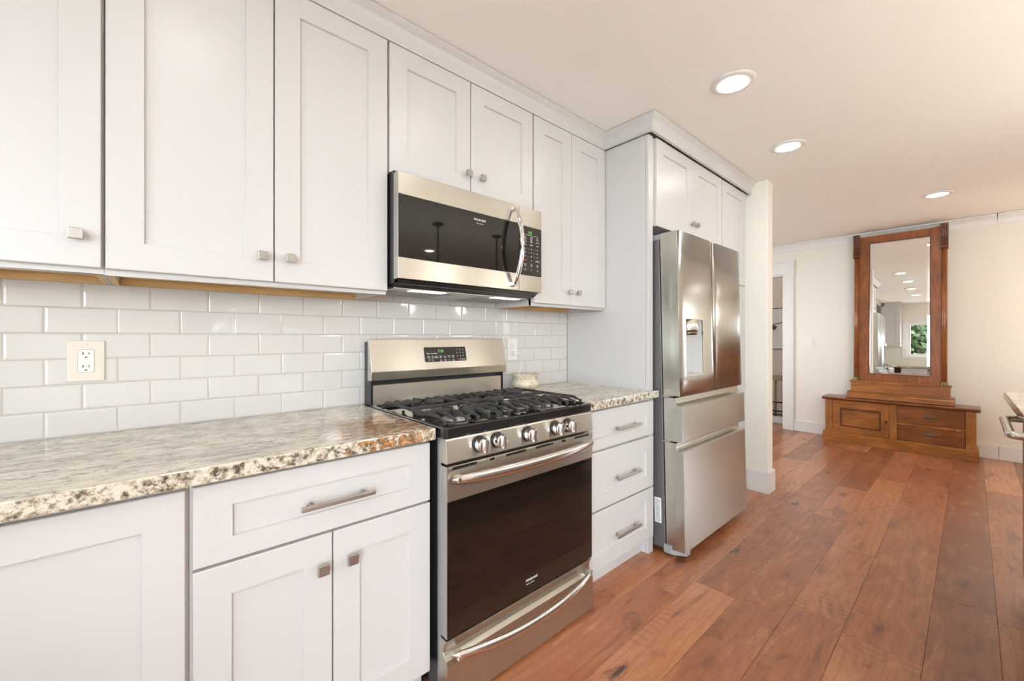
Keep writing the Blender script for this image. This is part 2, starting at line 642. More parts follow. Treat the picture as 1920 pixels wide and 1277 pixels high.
def crown(path, z0=2.350, z1=H - .0035, d0=.0, d1=.036, closed=False):
    """moulding swept along a plan path; the offset grows to the left of the path"""
    h = z1 - z0
    prof = [(-.012, z0), (d0 + .004, z0), (d0 + .006, z0 + .008), (d0 + .003, z0 + .012), (d0 + .004, z0 + h * .30), (d0 + .009, z0 + h * .50),
            (d0 + .018, z0 + h * .68), (d0 + .029, z0 + h * .80), (d0 + .030, z0 + h * .83), (d1 - .003, z0 + h * .86), (d1, z0 + h * .90), (d1, z1), (-.012, z1)]
    pts = [Vector((p[0], p[1])) for p in path]
    n = len(pts)
    vs, k = [], len(prof)
    for i, p in enumerate(pts):
        da = (pts[i] - pts[i - 1]).normalized() if i > 0 else None
        db = (pts[i + 1] - pts[i]).normalized() if i < n - 1 else None
        na = Vector((da.y, -da.x)) if da else None
        nb = Vector((db.y, -db.x)) if db else None
        if na is None:
            m = nb
        elif nb is None:
            m = na
        else:
            m = (na + nb)
            m = m / max(.2, m.dot(na))
        for o, z in prof:
            q = p + m * o
            vs.append((q.x, q.y, z))
    fs = []
    for i in range(n - 1):
        for j in range(k - 1):
            fs.append((i * k + j, (i + 1) * k + j, (i + 1) * k + j + 1, i * k + j + 1))
    mb = MB().add(vs, fs)
    mb.add(vs[:k], [tuple(range(k))])
    mb.add(vs[-k:], [tuple(range(k))[::-1]])
    return mb


# east wall with the hall doorway and the garden window
zx0, zx1 = X_EAST, X_EAST + .12
DY0, DY1, DZ = -.139, .68, 2.04
wy0, wy1, wz0, wz1 = WIN_EAST
mb = MB()
mb.box(zx0, zx1, Y_SOUTH, wy0, 0, H).box(zx0, zx1, wy1, DY0, 0, H).box(zx0, zx1, DY1, Y_NORTH2, 0, H)
mb.box(zx0, zx1, wy0, wy1, 0, wz0).box(zx0, zx1, wy0, wy1, wz1, H).box(zx0, zx1, DY0, DY1, DZ, H)
struct(mb.build('wall_east', 'wall_paint'))
mb = MB().box(6.578, zx0, DY0 - .111, DY0, 0, 2.05).box(6.578, zx0, DY1, DY1 + .111, 0, 2.05)
mb.box(6.574, zx0, DY0 - .116, DY1 + .116, 2.05, 2.195).box(6.562, zx0, DY0 - .122, DY1 + .122, 2.195, 2.22)
mb.box(6.57, zx0, DY0 - .116, DY1 + .116, 2.046, 2.058)
mb.box(zx0, zx1, DY0 - .001, DY0 + .016, 0, DZ).box(zx0, zx1, DY1 - .016, DY1 + .001, 0, DZ).box(zx0, zx1, DY0, DY1, DZ - .016, DZ + .001)
struct(mb.build('trim_1', 'trim_paint', bev=.002))
mb = MB().box(6.585, zx0, -1.968, DY0 - .111, 0, .135)
mb.box(6.585, zx0, wy1, -1.970, 0, .135)
struct(mb.build('baseboard_east', 'trim_paint', bev=.003))
struct(crown([(X_EAST, 1.28), (X_EAST, -1.9580)], z0=2.328, d1=.045).build('trim_2', 'trim_paint'))
struct(crown([(X_EAST, -1.9650), (X_EAST, Y_SOUTH)], z0=2.328, d1=.045).build('trim_3', 'trim_paint'))
struct(crown([(4.010, -.735), (4.010, 1.28)][::-1] and [(4.010, -.735), (4.010, 1.28)], z0=2.328, d1=.045).build('trim_4', 'trim_paint'))


def window(name, axis, plane, depth, a0, a1, z0, z1, mull=1):
    """painted sash and casing set in a wall opening; axis 'x' = wall across x"""
    s = 1 if depth > 0 else -1
    if axis == 'x':
        xf = Matrix(((0, 1 * s, 0, plane), (1, 0, 0, 0), (0, 0, 1, 0), (0, 0, 0, 1)))
    else:
        xf = Matrix(((1, 0, 0, 0), (0, 1 * s, 0, plane), (0, 0, 1, 0), (0, 0, 0, 1)))
    m = MB(xf)
    m.frame(a0 - .08, a1 + .08, z0 - .08, z1 + .09, 0, -.02, .08, .085)
    m.box(a0 - .11, a1 + .11, -.05, .0, z0 - .03, z0 + .0)
    m.frame(a0, a1, z0, z1, .12, .0, .02, .02)
    m.frame(a0 + .02, a1 - .02, z0 + .02, z1 - .02, .07, .03, .045, .045)
    for k in range(1, mull + 1):
        xm = a0 + (a1 - a0) * k / (mull + 1)
        m.box(xm - .03, xm + .03, .03, .07, z0 + .06, z1 - .06)
    o = struct(m.build(name, 'trim_paint', bev=.002))
    MB(xf).box(a0 + .06, a1 - .06, .048, .052, z0 + .06, z1 - .06).build('pane', 'window_glass', o)
    return o


window('window_1', 'x', X_WEST, -.12, WIN_WEST[0], WIN_WEST[1], WIN_WEST[2], WIN_WEST[3], 1)
window('window_added_west', 'x', X_WEST, -.12, WIN_ADDED_WEST[0], WIN_ADDED_WEST[1], WIN_ADDED_WEST[2], WIN_ADDED_WEST[3], 2)  # added window throwing light along the room onto panel and stub
window('window_2', 'x', X_EAST, .12, WIN_EAST[0], WIN_EAST[1], WIN_EAST[2], WIN_EAST[3], 0)
window('window_3', 'y', Y_SOUTH, -.12, WIN_SOUTH[0], WIN_SOUTH[1], WIN_SOUTH[2], WIN_SOUTH[3], 1)
window('window_added_north', 'y', Y_NORTH2, .12, WIN_ADDED_NORTH[0], WIN_ADDED_NORTH[1], WIN_ADDED_NORTH[2], WIN_ADDED_NORTH[3], 1)  # added window out of view, lighting the foyer

wy0, wy1, wz0, wz1 = WIN_WEST
mb = MB()
va0, va1, vz0, vz1 = WIN_ADDED_WEST
mb.box(X_WEST - .12, X_WEST, Y_SOUTH, va0, 0, H).box(X_WEST - .12, X_WEST, va1, wy0, 0, H).box(X_WEST - .12, X_WEST, wy1, .008, 0, H)
mb.box(X_WEST - .12, X_WEST, va0, va1, 0, vz0).box(X_WEST - .12, X_WEST, va0, va1, vz1, H)
mb.box(X_WEST - .12, X_WEST, wy0, wy1, 0, wz0).box(X_WEST - .12, X_WEST, wy0, wy1, wz1, H)
struct(mb.build('wall_west', 'wall_paint'))
a0, a1, z0, z1 = WIN_SOUTH
mb = MB()
mb.box(X_WEST - .12, a0, Y_SOUTH - .12, Y_SOUTH, 0, H).box(a1, X_EAST + .12, Y_SOUTH - .12, Y_SOUTH, 0, H)
mb.box(a0, a1, Y_SOUTH - .12, Y_SOUTH, 0, z0).box(a0, a1, Y_SOUTH - .12, Y_SOUTH, z1, H)
struct(mb.build('wall_south', 'wall_paint'))

# hall behind the doorway
struct(MB().box(7.50, 7.62, -1.0, Y_NORTH2, 0, H).box(6.72, 7.5, -1.0, -.9, 0, H).build('wall_hall', 'hall_paint'))

# subway tile backsplash
TW, TH, TZ0 = .1544, .0772, .9144
mb = MB().box(X_WEST, 2.392, .0015, .0085, .88, 1.47)
struct(mb.build('wall_backsplash_grout', 'grout'))
mb = MB()
G = .0012


def tile(xa, xb, za, zb):
    if xb - xa < .012 or zb - za < .008:
        return
    c, c2 = .0022, .0065
    o = [(xa + G, za + G), (xb - G, za + G), (xb - G, zb - G), (xa + G, zb - G)]

    def ins(d):
        return [(o[0][0] + d, o[0][1] + d), (o[1][0] - d, o[1][1] + d), (o[2][0] - d, o[2][1] - d), (o[3][0] + d, o[3][1] - d)]
    ry, rz = random.gauss(0, .0003), random.gauss(0, .0003)
    vs = []
    for q, y in ((o, .004), (o, .0016), (ins(c), .0004), (ins(c2), 0.0)):
        vs += [(p[0], y + (ry if p[0] > (xa + xb) / 2 else -ry) * (y < .001) + (rz if p[1] > (za + zb) / 2 else -rz) * (y < .001), p[1]) for p in q]
    fs = []
    for r in range(3):
        for k in range(4):
            m = (k + 1) % 4
            fs.append((4 * r + k, 4 * r + m, 4 * r + 4 + m, 4 * r + 4 + k))
    fs.append((12, 13, 14, 15))
    mb.add(vs, fs, False)


for row in range(-1, 6):
    zt = TZ0 + TH * (6 - row)
    zb = zt - TH
    if row == -1:
        zt = 1.455
    off = 0 if row % 2 == 0 else TW / 2
    k0 = -9
    for k in range(k0, 18):
        xa = k * TW + off
        xb = xa + TW
        lo, hi = (X_WEST + .002, 2.391) if row >= 0 else (.992, 1.772)
        xa, xb = max(xa, lo), min(xb, hi)
        if xb > xa:
            tile(xa, xb, zb, zt)
bs = struct(mb.build('wall_backsplash', 'tile_glaze'))

# crown over the cabinets
struct(crown([(X_WEST, -.308), (2.371, -.308), (2.371, -.625), (3.893, -.625)]).build('trim_5', 'white_paint'))

# ------------------------------------------------------------------ hardware
def knob(parent, x, z, y, r=.0135, xf=None):
    m = MB(xf)
    m.cyl((x, y, z), (x, y - .016, z), .0055, 10)
    m.box(x - r, x + r, y - .026, y - .015, z - r, z + r)
    return m.build('knob', 'nickel', parent, bev=.0015, label='square brushed nickel knob')


def pull(parent, x0, x1, z, y, r=.0062):
    m = MB()
    for x in (x0 + .028, x1 - .028):
        m.cyl((x, y, z), (x, y - .028, z), .0048, 10)
        m.lathe([(.009, 0), (.009, .003), (.006, .006)], (x, y - .006, z), 14, 'y')
    m.box(x0, x1, y - .034, y - .023, z - r, z + r)
    return m.build('handle', 'nickel', parent, bev=.0015, label='brushed nickel bar handle')


# ------------------------------------------------------------------ wall cabinets
DF = -.308        # door face of the wall cabinets


def wall_cabinet(name, label, x0, x1, z0, doors, under=True):
    t = thing(name, label, 'kitchen cabinet', ((x0 + x1) / 2, 0, z0), 'white wall cabinets above the counter')
    yb, yf, z1 = -.001, DF + .0195, 2.350
    b = MB().box(x0, x0 + .017, yf, yb, z0, z1).box(x1 - .017, x1, yf, yb, z0, z1)
    b.box(x0, x1, yf, yb, z1 - .017, z1).box(x0, x1, yf, yf + .018, z0, z0 + .04).box(x0, x1, yf, yf + .018, z1 - .04, z1)
    b.box(x0, x1, -.008, yb, z0 + .03, z1)
    b.build('body', 'white_paint', t, bev=.001)
    MB().box(x0 + .017, x1 - .017, yf + .018, -.008, z0 + .022, z0 + .034).build('bottom_panel', 'birch_ply', t, label='bare birch plywood underside')
    if under:
        MB().box(x0 + .0175, x1 - .0175, -.019, -.008, z0, z0 + .0215).build('hanging_rail', 'birch_ply', t, label='bare wood hanging rail along the wall')
        for xs_ in (x0 + .0035, x1 - .017):
            MB().box(xs_, xs_ + .0135, yf + .0185, -.0195, z0 - .0010, z0 - .0001).build('side_strip', 'birch_ply', t, label='bare wood strip under the side panel')
    for (a, b2, za, zb, kx, kz) in doors:
        d = MB().shaker(a, b2, za, zb, DF).build('door', 'white_paint', t)
        if kx is not None:
            knob(d, kx, kz, DF)
    return t


ZT = 2.3485
wall_cabinet('wall_cabinet', 'white shaker wall cabinet at the left picture edge, above the wide cream outlet', -.150, .2185, 1.374,
             [(-.147, .2145, 1.389, ZT, .171, 1.467)])
wall_cabinet('wall_cabinet', 'tall white two-door wall cabinet left of the microwave, above the bare left counter', .2205, .990, 1.374,
             [(.2225, .6045, 1.389, ZT, .571, 1.466), (.6085, .9885, 1.389, ZT, .649, 1.467)])
wall_cabinet('wall_cabinet', 'short white two-door wall cabinet directly above the microwave', .992, 1.770, 1.845,
             [(.997, 1.378, 1.848, ZT, 1.359, 1.933), (1.382, 1.766, 1.848, ZT, 1.436, 1.931)], under=False)
wall_cabinet('wall_cabinet', 'narrow-doored white wall cabinet between the microwave and the tall white panel', 1.772, 2.390, 1.374,
             [(1.777, 2.070, 1.389, ZT, 2.066 - .022, 1.461), (2.0735, 2.386, 1.389, ZT, 2.118, 1.461)])

# ------------------------------------------------------------------ base cabinets
BF = -.600


def base_body(t, x0, x1, toe=True):
    b = MB().box(x0, x1, BF + .0195, -.001, .10, .874)
    b.box(x0, x1, -.535, -.52, 0, .10)
    b.box(x0, x0 + .017, -.52, -.001, 0, .10).box(x1 - .017, x1, -.52, -.001, 0, .10)
    return b.build('body', 'white_paint', t)


t = thing('base_cabinet', 'white base cabinet at the lower left corner, one full-height shaker door without a handle', 'kitchen cabinet', (.0, 0, 0), 'white base cabinets')
base_body(t, -.42, .3755)
MB().shaker(-.02, .3685, .10, .860, BF).build('door', 'white_paint', t)
MB().shaker(-.415, -.024, .10, .860, BF).build('door', 'white_paint', t)

t = thing('base_cabinet', 'white base cabinet left of the range, one wide drawer with bar handle over two doors', 'kitchen cabinet', (.69, 0, 0), 'white base cabinets')
base_body(t, .3765, 1.006)
d = MB().shaker(.3825, 1.003, .6715, .862, BF, wx=.076, wz=.056).build('drawer', 'white_paint', t)
pull(d, .604, .803, .757, BF)
d = MB().shaker(.3825, .691, .105, .664, BF).build('door', 'white_paint', t)
knob(d, .662, .576, BF, .0145)
d = MB().shaker(.695, 1.003, .105, .664, BF).build('door', 'white_paint', t)
knob(d, .742, .577, BF, .0145)

t = thing('base_cabinet', 'white drawer base cabinet with three bar-handled drawers between range and refrigerator', 'kitchen cabinet', (2.1, 0, 0), 'white base cabinets')
b = MB().box(1.790, 2.391, -.585, -.001, .10, .874).box(1.790, 2.391, -.548, -.53, 0, .10)
b.build('body', 'white_paint', t)
YD = -.606
for z0, z1, wz, hz in ((.672, .858, .054, .755), (.382, .660, .066, .509), (.098, .373, .066, .223)):
    d = MB().shaker(1.800, 2.422, z0, z1, YD, th=.0135, wx=.074, wz=wz).build('drawer', 'white_paint', t)
    pull(d, 2.036, 2.252, hz, YD)

# tall end panel, over-fridge cabinet, pantry
t = thing('tall_panel', 'tall white end panel rising from floor to crown on the left side of the refrigerator', 'cabinet panel', (2.415, 0, 0))
MB().box(2.392, 2.412, -.574, -.001, 0, 2.350).build('panel', 'white_paint', t)
MB().box(2.392, 2.441, -.592, -.5745, 0, 2.350).build('stile', 'white_paint', t, bev=.0015)

FDF = -.602
t = thing('over_fridge_cabinet', 'white two-door cabinet above the stainless refrigerator with two small knobs', 'kitchen cabinet', (2.9, 0, 1.845))
MB().box(2.4425, 3.376, -.582, -.001, 1.85, 2.35).build('body', 'white_paint', t)
d = MB().shaker(2.466, 2.9205, 1.847, ZT, FDF, wx=.076).build('door', 'white_paint', t)
knob(d, 2.896, 1.933, FDF)
d = MB().shaker(2.9245, 3.3725, 1.847, ZT, FDF, wx=.076).build('door', 'white_paint', t)
knob(d, 2.956, 1.933, FDF)
t = thing('pantry_cabinet', 'narrow tall white pantry cabinet between the refrigerator and the wall stub', 'kitchen cabinet', (3.6, 0, 0))
MB().box(3.3775, 3.890, -.582, -.001, 0, 2.35).build('body', 'white_paint', t)
MB().shaker(3.388, 3.834, 1.616, ZT, FDF, wx=.076).build('door', 'white_paint', t)
MB().shaker(3.388, 3.834, .10, 1.610, FDF, wx=.076).build('door', 'white_paint', t)

# ------------------------------------------------------------------ worktops
mb = MB().prism([(-1.14, -.0025), (1.008, -.0025), (1.008, -.629), (-.43, -.640), (-.43, -2.05), (-1.14, -2.05)], 'z', .8755, .9144)
tag(mb.build('countertop', 'granite', bev=.004, seg=3), 'speckled cream and grey granite worktop left of the range with a rusty patch', 'countertop', 'granite worktops')
mb = MB().prism([(1.790, -.0025), (2.3905, -.0025), (2.3905, -.5935), (2.4445, -.5935), (2.4445, -.6300), (1.790, -.645)], 'z', .8755, .9144)
tag(mb.build('countertop', 'granite', bev=.004, seg=3), 'short granite worktop right of the range with the wax warmer on it', 'countertop', 'granite worktops')

# ------------------------------------------------------------------ range
rg = thing('gas_range', 'stainless steel gas range with black cooktop and five knobs between the base cabinets', 'stove', (1.397, -.34, 0))
RX0, RX1 = 1.018, 1.776
mb = MB().box(RX0 + .004, RX1 - .004, -.628, -.004, .03, .882)
mb.box(RX0 + .05, RX1 - .05, -.58, -.05, 0, .03)
mb.build('body', 'black_plastic', rg, bev=.002)
MB().box(RX0 + .001, RX0 + .0035, -.640, -.62, .03, .88).build('side_trim', 'alu_edge', rg)
# cooktop tray with raised rim
mb = MB()
ym = -.672
prof_o = rrect(RX0 - .002, RX1 + .002, ym, -.072, .012)
prof_i = rrect(RX0 + .012, RX1 - .012, ym + .022, -.085, .018)
n = len(prof_o)
vs = [(x, y, .884) for x, y in prof_o] + [(x, y, .913) for x, y in prof_o]
vs += [(x * .996 + .004 * 1.397, y * .996 - .0013, .9185) for x, y in prof_o]
vs += [(x, y, .9175) for x, y in prof_i]
pi2 = rrect(RX0 + .022, RX1 - .022, ym + .032, -.095, .018)
vs += [(x, y, .903) for x, y in pi2]
fs = []
for r in range(4):
    for k in range(n):
        m = (k + 1) % n
        fs.append((r * n + k, r * n + m, (r + 1) * n + m, (r + 1) * n + k))
fs.append(tuple(range(4 * n, 5 * n)))
fs.append(tuple(range(n))[::-1])
mb.add(vs, fs)
mb.build('cooktop', 'black_enamel', rg, bev=.003, seg=3, label='black enamel cooktop tray')
# burners
BURN = [(1.170, -.255, .036), (1.170, -.505, .044), (1.397, -.375, .040), (1.624, -.255, .036), (1.624, -.505, .044)]
for x, y, r in BURN:
    b = MB().lathe([(r + .012, 0), (r + .010, .006), (r, .010), (r, .020)], (x, y, .9035), 24).build('burner', 'burner_alu', rg)
    MB().lathe([(r + .002, .0201), (r + .003, .024), (r - .002, .0285), (0.0, .029)], (x, y, .9035), 24).build('burner_cap', 'cast_iron', b)
# grates
GZ = .947


def grate(xa, xb, nf, burners):
    m = MB()
    ya, yb = -.145, -.632
    w, h = .0046, .0085

    def bar(x0, y0, x1, y1):
        d = Vector((x1 - x0, y1 - y0, 0))
        s = Vector((-d.y, d.x, 0)).normalized() * w
        p0, p1 = Vector((x0, y0, 0)), Vector((x1, y1, 0))
        vs = []
        for z in (GZ - h * 1.7, GZ):
            for p in (p0 - s, p0 + s, p1 + s, p1 - s):
                vs.append((p.x, p.y, z))
        m.add(vs, [(3, 2, 1, 0), (4, 5, 6, 7), (0, 1, 5, 4), (1, 2, 6, 5), (2, 3, 7, 6), (3, 0, 4, 7)])

    def finger(x, y0, y1, yl, zl):
        """bar running along y then bending down at the front (or back) into a foot"""
        s = -1 if yl < y1 else 1
        prof = [(y0, GZ), (y1, GZ), (y1 + s * .022, GZ - .009), (yl, zl + .016), (yl, zl), (yl - s * .012, zl), (yl - s * .013, zl + .012), (y1 + s * .008, GZ - .0155), (y1, GZ - .0115), (y0, GZ - .0115)]
        m.prism(prof, 'x', x - w, x + w)
    zl = .918
    fr, bk = yb + .0, ya
    for x in (xa + w, xb - w):
        finger(x, -.39, yb + .045, yb, zl)
        finger(x, -.39, ya - .045, ya, .9135)
    ymid = (ya + yb) / 2
    bar(xa, ymid, xb, ymid)
    xs = [xa + (xb - xa) * (k + 1) / (nf + 1) for k in range(nf)]
    for k, x in enumerate(xs):
        ln = .085 if k not in (1, 2) or nf == 2 else .055
        finger(x, yb + .045 + ln, yb + .045, yb, zl)
        finger(x, ya - .045 - ln * .7, ya - .045, ya, .9135)
    for (bx, by, br) in burners:
        for a in range(6):
            an = R(60 * a + 30)
            c, s_ = math.cos(an), math.sin(an)
            r0, r1 = br * .55, min(br + .05, (xb - xa) / 2 - .004)
            if abs(by + s_ * r1 - ymid) < .01:
                continue
            bar(bx + c * r0, by + s_ * r0, bx + c * r1, by + s_ * r1)
        bar(xa, by, bx - br * .6, by)
        bar(bx + br * .6, by, xb, by)
    for y in (yb + .145, ya - .10):
        bar(xa, y, xa + .06, y)
        bar(xb - .06, y, xb, y)
    return m.build('grate', 'cast_iron', rg, bev=.0022, label='black cast iron burner grate')


grate(1.036, 1.276, 4, BURN[:2])
grate(1.280, 1.514, 4, BURN[2:3])
grate(1.518, 1.758, 4, BURN[3:])
# control panel
cp = MB().prism([(-.630, .8015), (-.675, .8015), (-.679, .806), (-.670, .876), (-.668, .8825), (-.630, .8825)], 'x', RX0, RX1).build('control_panel', 'stainless', rg, bev=.002)
for x, z in ((1.150, .847), (1.230, .847), (1.379, .845), (1.534, .845), (1.609, .845)):
    k = MB().lathe([(.0285, 0), (.0285, -.004), (.026, -.007)], (x, -.6735, z), 28, 'y').build('knob', 'black_plastic', cp, label='stainless burner knob with dark skirt')
    m = MB().lathe([(.0255, -.0075), (.0250, -.028), (.0225, -.034), (0.0, -.035)], (x, -.6735, z), 28, 'y')
    m.box(x - .0065, x + .0065, -.6735 - .045, -.6735 - .030, z - .0235, z + .0235)
    m.build('knob_grip', 'handle_steel', k, bev=.002)
    text('marking', 'OFF', .006, (x - .004, -.6715, z + .0335), cp, 'ink_grey')
for x in (1.106, 1.268, 1.490):
    text('marking', 'HI\nLO', .006, (x, -.6745, .850), cp, 'ink_grey')
# oven door
od = MB().box(RX0 + .002, RX1 - .002, -.655, -.632, .238, .792).build('oven_door', 'alu_edge', rg, bev=.001)
m = MB()
sl = [(1.041, 1.138), (1.195, 1.216), (1.270, 1.370), (1.420, 1.519), (1.572, 1.595), (1.652, 1.748)]
xs = [RX0 + .002]
for a, b2 in sl:
    xs += [a, b2]
xs.append(RX1 - .002)
for i in range(0, len(xs), 2):
    m.box(xs[i], xs[i + 1], -.677, -.6555, .7808, .7896)
m.box(RX0 + .002, RX1 - .002, -.677, -.6555, .6805, .7808).box(RX0 + .002, RX1 - .002, -.677, -.6555, .7896, .793)
m.build('door_band', 'stainless', od, bev=.0008, label='stainless upper band of the oven door with vent slots')
MB().box(RX0 + .03, RX1 - .03, -.660, -.6555, .779, .791).build('vent_slot', 'slot_black', od)
MB().box(RX0 + .004, RX1 - .004, -.676, -.6555, .240, .680).build('door_glass', 'oven_glass', od, bev=.002, label='black oven door glass')
MB().box(RX0 + .0015, RX0 + .0035, -.6755, -.6555, .240, .680).build('glass_edge', 'alu_edge', od)
N = 24
pts, rs = [], []
for i in range(N + 1):
    u = -1 + 2 * i / N
    pts.append((1.395 + u * .366, -.690 - .040 * (1 - abs(u) ** 2.4), .752))
    rs.append(.0035 + .0085 * (1 - abs(u) ** 6) ** .6)
m = MB().tube(pts, rs, 14, r2=1.55)
for s in (-1, 1):
    m.box(1.395 + s * .335 - .014, 1.395 + s * .335 + .014, -.705, -.6772, .745, .759)
m.build('handle', 'handle_steel', od, label='bowed stainless oven handle')
text('lettering', 'FRIGIDAIRE', .0125, (1.399, -.6763, .2905), od, 'ink_white', label='white maker lettering on the oven glass')
text('lettering', 'G A L L E R Y', .0072, (1.392, -.6763, .2765), od, 'ink_white')
# bottom drawer with a scooped pull
m = MB()
prof = [(-.632, .012), (-.675, .012), (-.678, .016), (-.678, .150), (-.674, .168), (-.660, .178), (-.656, .190), (-.660, .212), (-.668, .226), (-.674, .2325), (-.632, .2325)]
m.prism(prof, 'x', RX0 + .0, RX1 + .0)
dr = m.build('drawer', 'stainless', rg, bev=.0015, label='stainless storage drawer under the oven')
pts, rs = [], []
for i in range(N + 1):
    u = -1 + 2 * i / N
    q = 1 - abs(u) ** 2.2
    pts.append((1.397 + u * .366, -.684 - .044 * q, .186 - .020 * q))
    rs.append(.003 + .0095 * (1 - abs(u) ** 6) ** .6)
m = MB().tube(pts, rs, 14, r2=1.35)
for s in (-1, 1):
    m.box(1.397 + s * .335 - .012, 1.397 + s * .335 + .012, -.70, -.660, .170, .182)
m.build('handle', 'handle_steel', dr, label='bowed stainless drawer handle')
# backguard
bgp = thing
m = MB()
for xa in (RX0 + .001, RX1 - .013):
    m.prism([(-.004, .88), (-.066, .88), (-.066, 1.02), (-.062, 1.06), (-.050, 1.185), (-.004, 1.19)], 'x', xa, xa + .012)
m.box(RX0 + .010, RX1 - .010, -.045, -.004, .88, 1.19)
bk = m.build('backguard', 'black_plastic', rg, bev=.003, label='upright back panel behind the cooktop')
m = MB().prism([(-.0455, 1.203), (-.058, 1.204), (-.088, 1.066), (-.0885, 1.060), (-.082, 1.022), (-.0455, 1.022)], 'x', RX0 - .001, RX1 + .001)
m.build('backguard_face', 'stainless', bk, bev=.002, label='sloped stainless control fascia')
MB().box(RX0 + .016, RX1 - .016, -.062, -.0455, .905, 1.000).build('splash_panel', 'stainless', bk, label='lower stainless splash panel')
# clock panel lies on the sloped face
th = math.atan2(.030, .138)
Mr = Matrix.Translation((1.397, -.0735, 1.128)) @ Matrix.Rotation(-th, 4, 'X')
m = MB(Mr)
m.prism(rrect(-.119, .119, -.036, .036, .006), 'y', -.0022, .0)
cl = m.build('clock_panel', 'keypad_black', bk, label='black glass clock and key panel')


def on_face(name, s, size, x, z, mat, sx=1.0):
    p = Mr @ Vector((x, -.0026, z))
    return text(name, s, size, p, cl, mat, rot=(R(90) - th, 0, 0), sx=sx)


on_face('clock_digits', '1:16', .022, -.028, .016, 'led_green', .8)
for i, ch in enumerate('123456789'):
    on_face('keypad_digit', ch, .0095, .066 + .018 * (i % 3), .022 - .0165 * (i // 3), 'ink_white')
on_face('keypad_word', 'OFF', .008, .070, -.0275, 'ink_red')
on_face('keypad_digit', '0', .0095, .084, -.0275, 'ink_white')
on_face('keypad_word', 'START', .0075, .101, -.0275, 'ink_white')
for i, s in enumerate(('Bake', 'Conv', 'Broil')):
    on_face('keypad_word', s, .0085, -.098 + .021 * i, .005, 'ink_white')
for i, s in enumerate(('Quick\nClean', 'Self\nClean', 'Quick\nPreheat', 'Delay\nBake', 'Set\nClock', 'Timer\nOn', 'Oven\nLight')):
    on_face('keypad_word', s, .0066, (-.097 + .0205 * i) if i < 3 else (-.031 + .0235 * (i - 3)), -.0125, 'ink_white')
for i in range(4):
    on_face('keypad_word', 'Set\nHold', .0066, -.031 + .0235 * i, -.030, 'ink_grey' if i == 2 else 'ink_white')
m = MB(Mr)
m.tube([(-.095 + .004 * math.cos(a), -.0026, -.027 + .004 * math.sin(a)) for a in [R(-60 + 300 * i / 10) for i in range(11)]], .0005, 5)
m.tube([(-.077 + dx, -.0026, -.028 + dz) for dx, dz in ((-.004, -.004), (.004, -.004), (.004, .003), (-.004, .003), (-.004, -.004))], .0005, 5)
m.build('keypad_symbol', 'ink_white', cl)

# ------------------------------------------------------------------ microwave
mw = thing('microwave', 'stainless over-the-range microwave with black glass door and bowed chrome handle', 'microwave', (1.375, -.19, 1.385))
MX0, MX1, MF = .9935, 1.7515, -.385
MB().box(MX0 + .001, MX1 - .004, -.345, -.003, 1.415, 1.842).build('body', 'black_plastic', mw, bev=.002)
m = MB().box(MX0 + .0, 1.6015, MF + .001, -.347, 1.745, 1.829)
m.box(MX0, 1.6015, MF + .001, -.347, 1.430, 1.510)
dr = m.build('door', 'stainless', mw, bev=.002, label='stainless door rails')
MB().box(MX0 + .004, 1.6015, MF + .003, -.347, 1.5103, 1.7447).build('door_glass', 'black_glass', dr, label='black glass of the microwave door')
MB().box(MX0 + .0005, MX0 + .0035, MF + .004, -.347, 1.5103, 1.7447).build('glass_edge', 'alu_edge', dr)
m = MB().box(1.6035, MX1, MF + .001, -.347, 1.739, 1.829).box(1.6035, MX1, MF + .001, -.347, 1.430, 1.507).box(1.6035, MX1, MF + .02, -.347, 1.507, 1.739)
pn = m.build('control_column', 'stainless', mw, bev=.002)
MB().box(1.6035, MX1, MF + .002, MF + .0198, 1.5073, 1.7387).build('keypad', 'keypad_black', pn, label='black keypad of the microwave')
text('clock_digits', '1:16', .020, (1.672, MF + .0012, 1.712), pn, 'led_green', sx=.8)
for r, row in enumerate((('1', '2', '3'), ('4', '5', '6'), ('7', '8', '9'))):
    for c, ch in enumerate(row):
        text('keypad_digit', ch, .011, (1.642 + .041 * c, MF + .0012, 1.634 - .0175 * r), pn, 'ink_white')
        if c < 2:
            MB().box(1.652 + .041 * c, 1.672 + .041 * c, MF + .0010, MF + .0018, 1.6335 - .0175 * r, 1.6343 - .0175 * r).build('key_rule', 'ink_grey', pn)
for r, row in enumerate((('Pop\ncorn', 'Quick\nStart', 'Re\nheat'), ('Auto\nCook', 'Melt\nSoft', 'Defrost'), ('Power', 'Sensor', 'Timer'))):
    for c, ch in enumerate(row):
        text('keypad_word', ch, .0075, (1.642 + .041 * c, MF + .0012, 1.687 - .0165 * r), pn, 'ink_white')
MB().box(1.636, 1.730, MF + .0010, MF + .0018, 1.6995, 1.7005).build('key_rule', 'ink_white', pn)
text('keypad_word', 'STOP', .010, (1.642, MF + .0012, 1.579), pn, 'ink_red')
text('keypad_digit', '0', .011, (1.683, MF + .0012, 1.579), pn, 'ink_white')
text('keypad_word', 'START', .009, (1.724, MF + .0012, 1.579), pn, 'ink_white')
for c, ch in enumerate(('Clock\nSet', 'Vent\nHi', 'Light\nOn')):
    text('keypad_word', ch, .0075, (1.642 + .041 * c, MF + .0012, 1.556), pn, 'ink_white')
for c, ch in enumerate(('Lock', 'Fan', 'Off')):
    text('keypad_word', ch, .0075, (1.642 + .041 * c, MF + .0012, 1.534), pn, 'ink_white')
pts = [(1.562, MF - .004 - .058 * (1 - abs(u) ** 2.1), 1.631 + u * .186) for u in [-1 + 2 * i / N for i in range(N + 1)]]
rs = [.004 + .0085 * (1 - abs(-1 + 2 * i / N) ** 8) ** .6 for i in range(N + 1)]
m = MB().tube(pts, rs, 14)
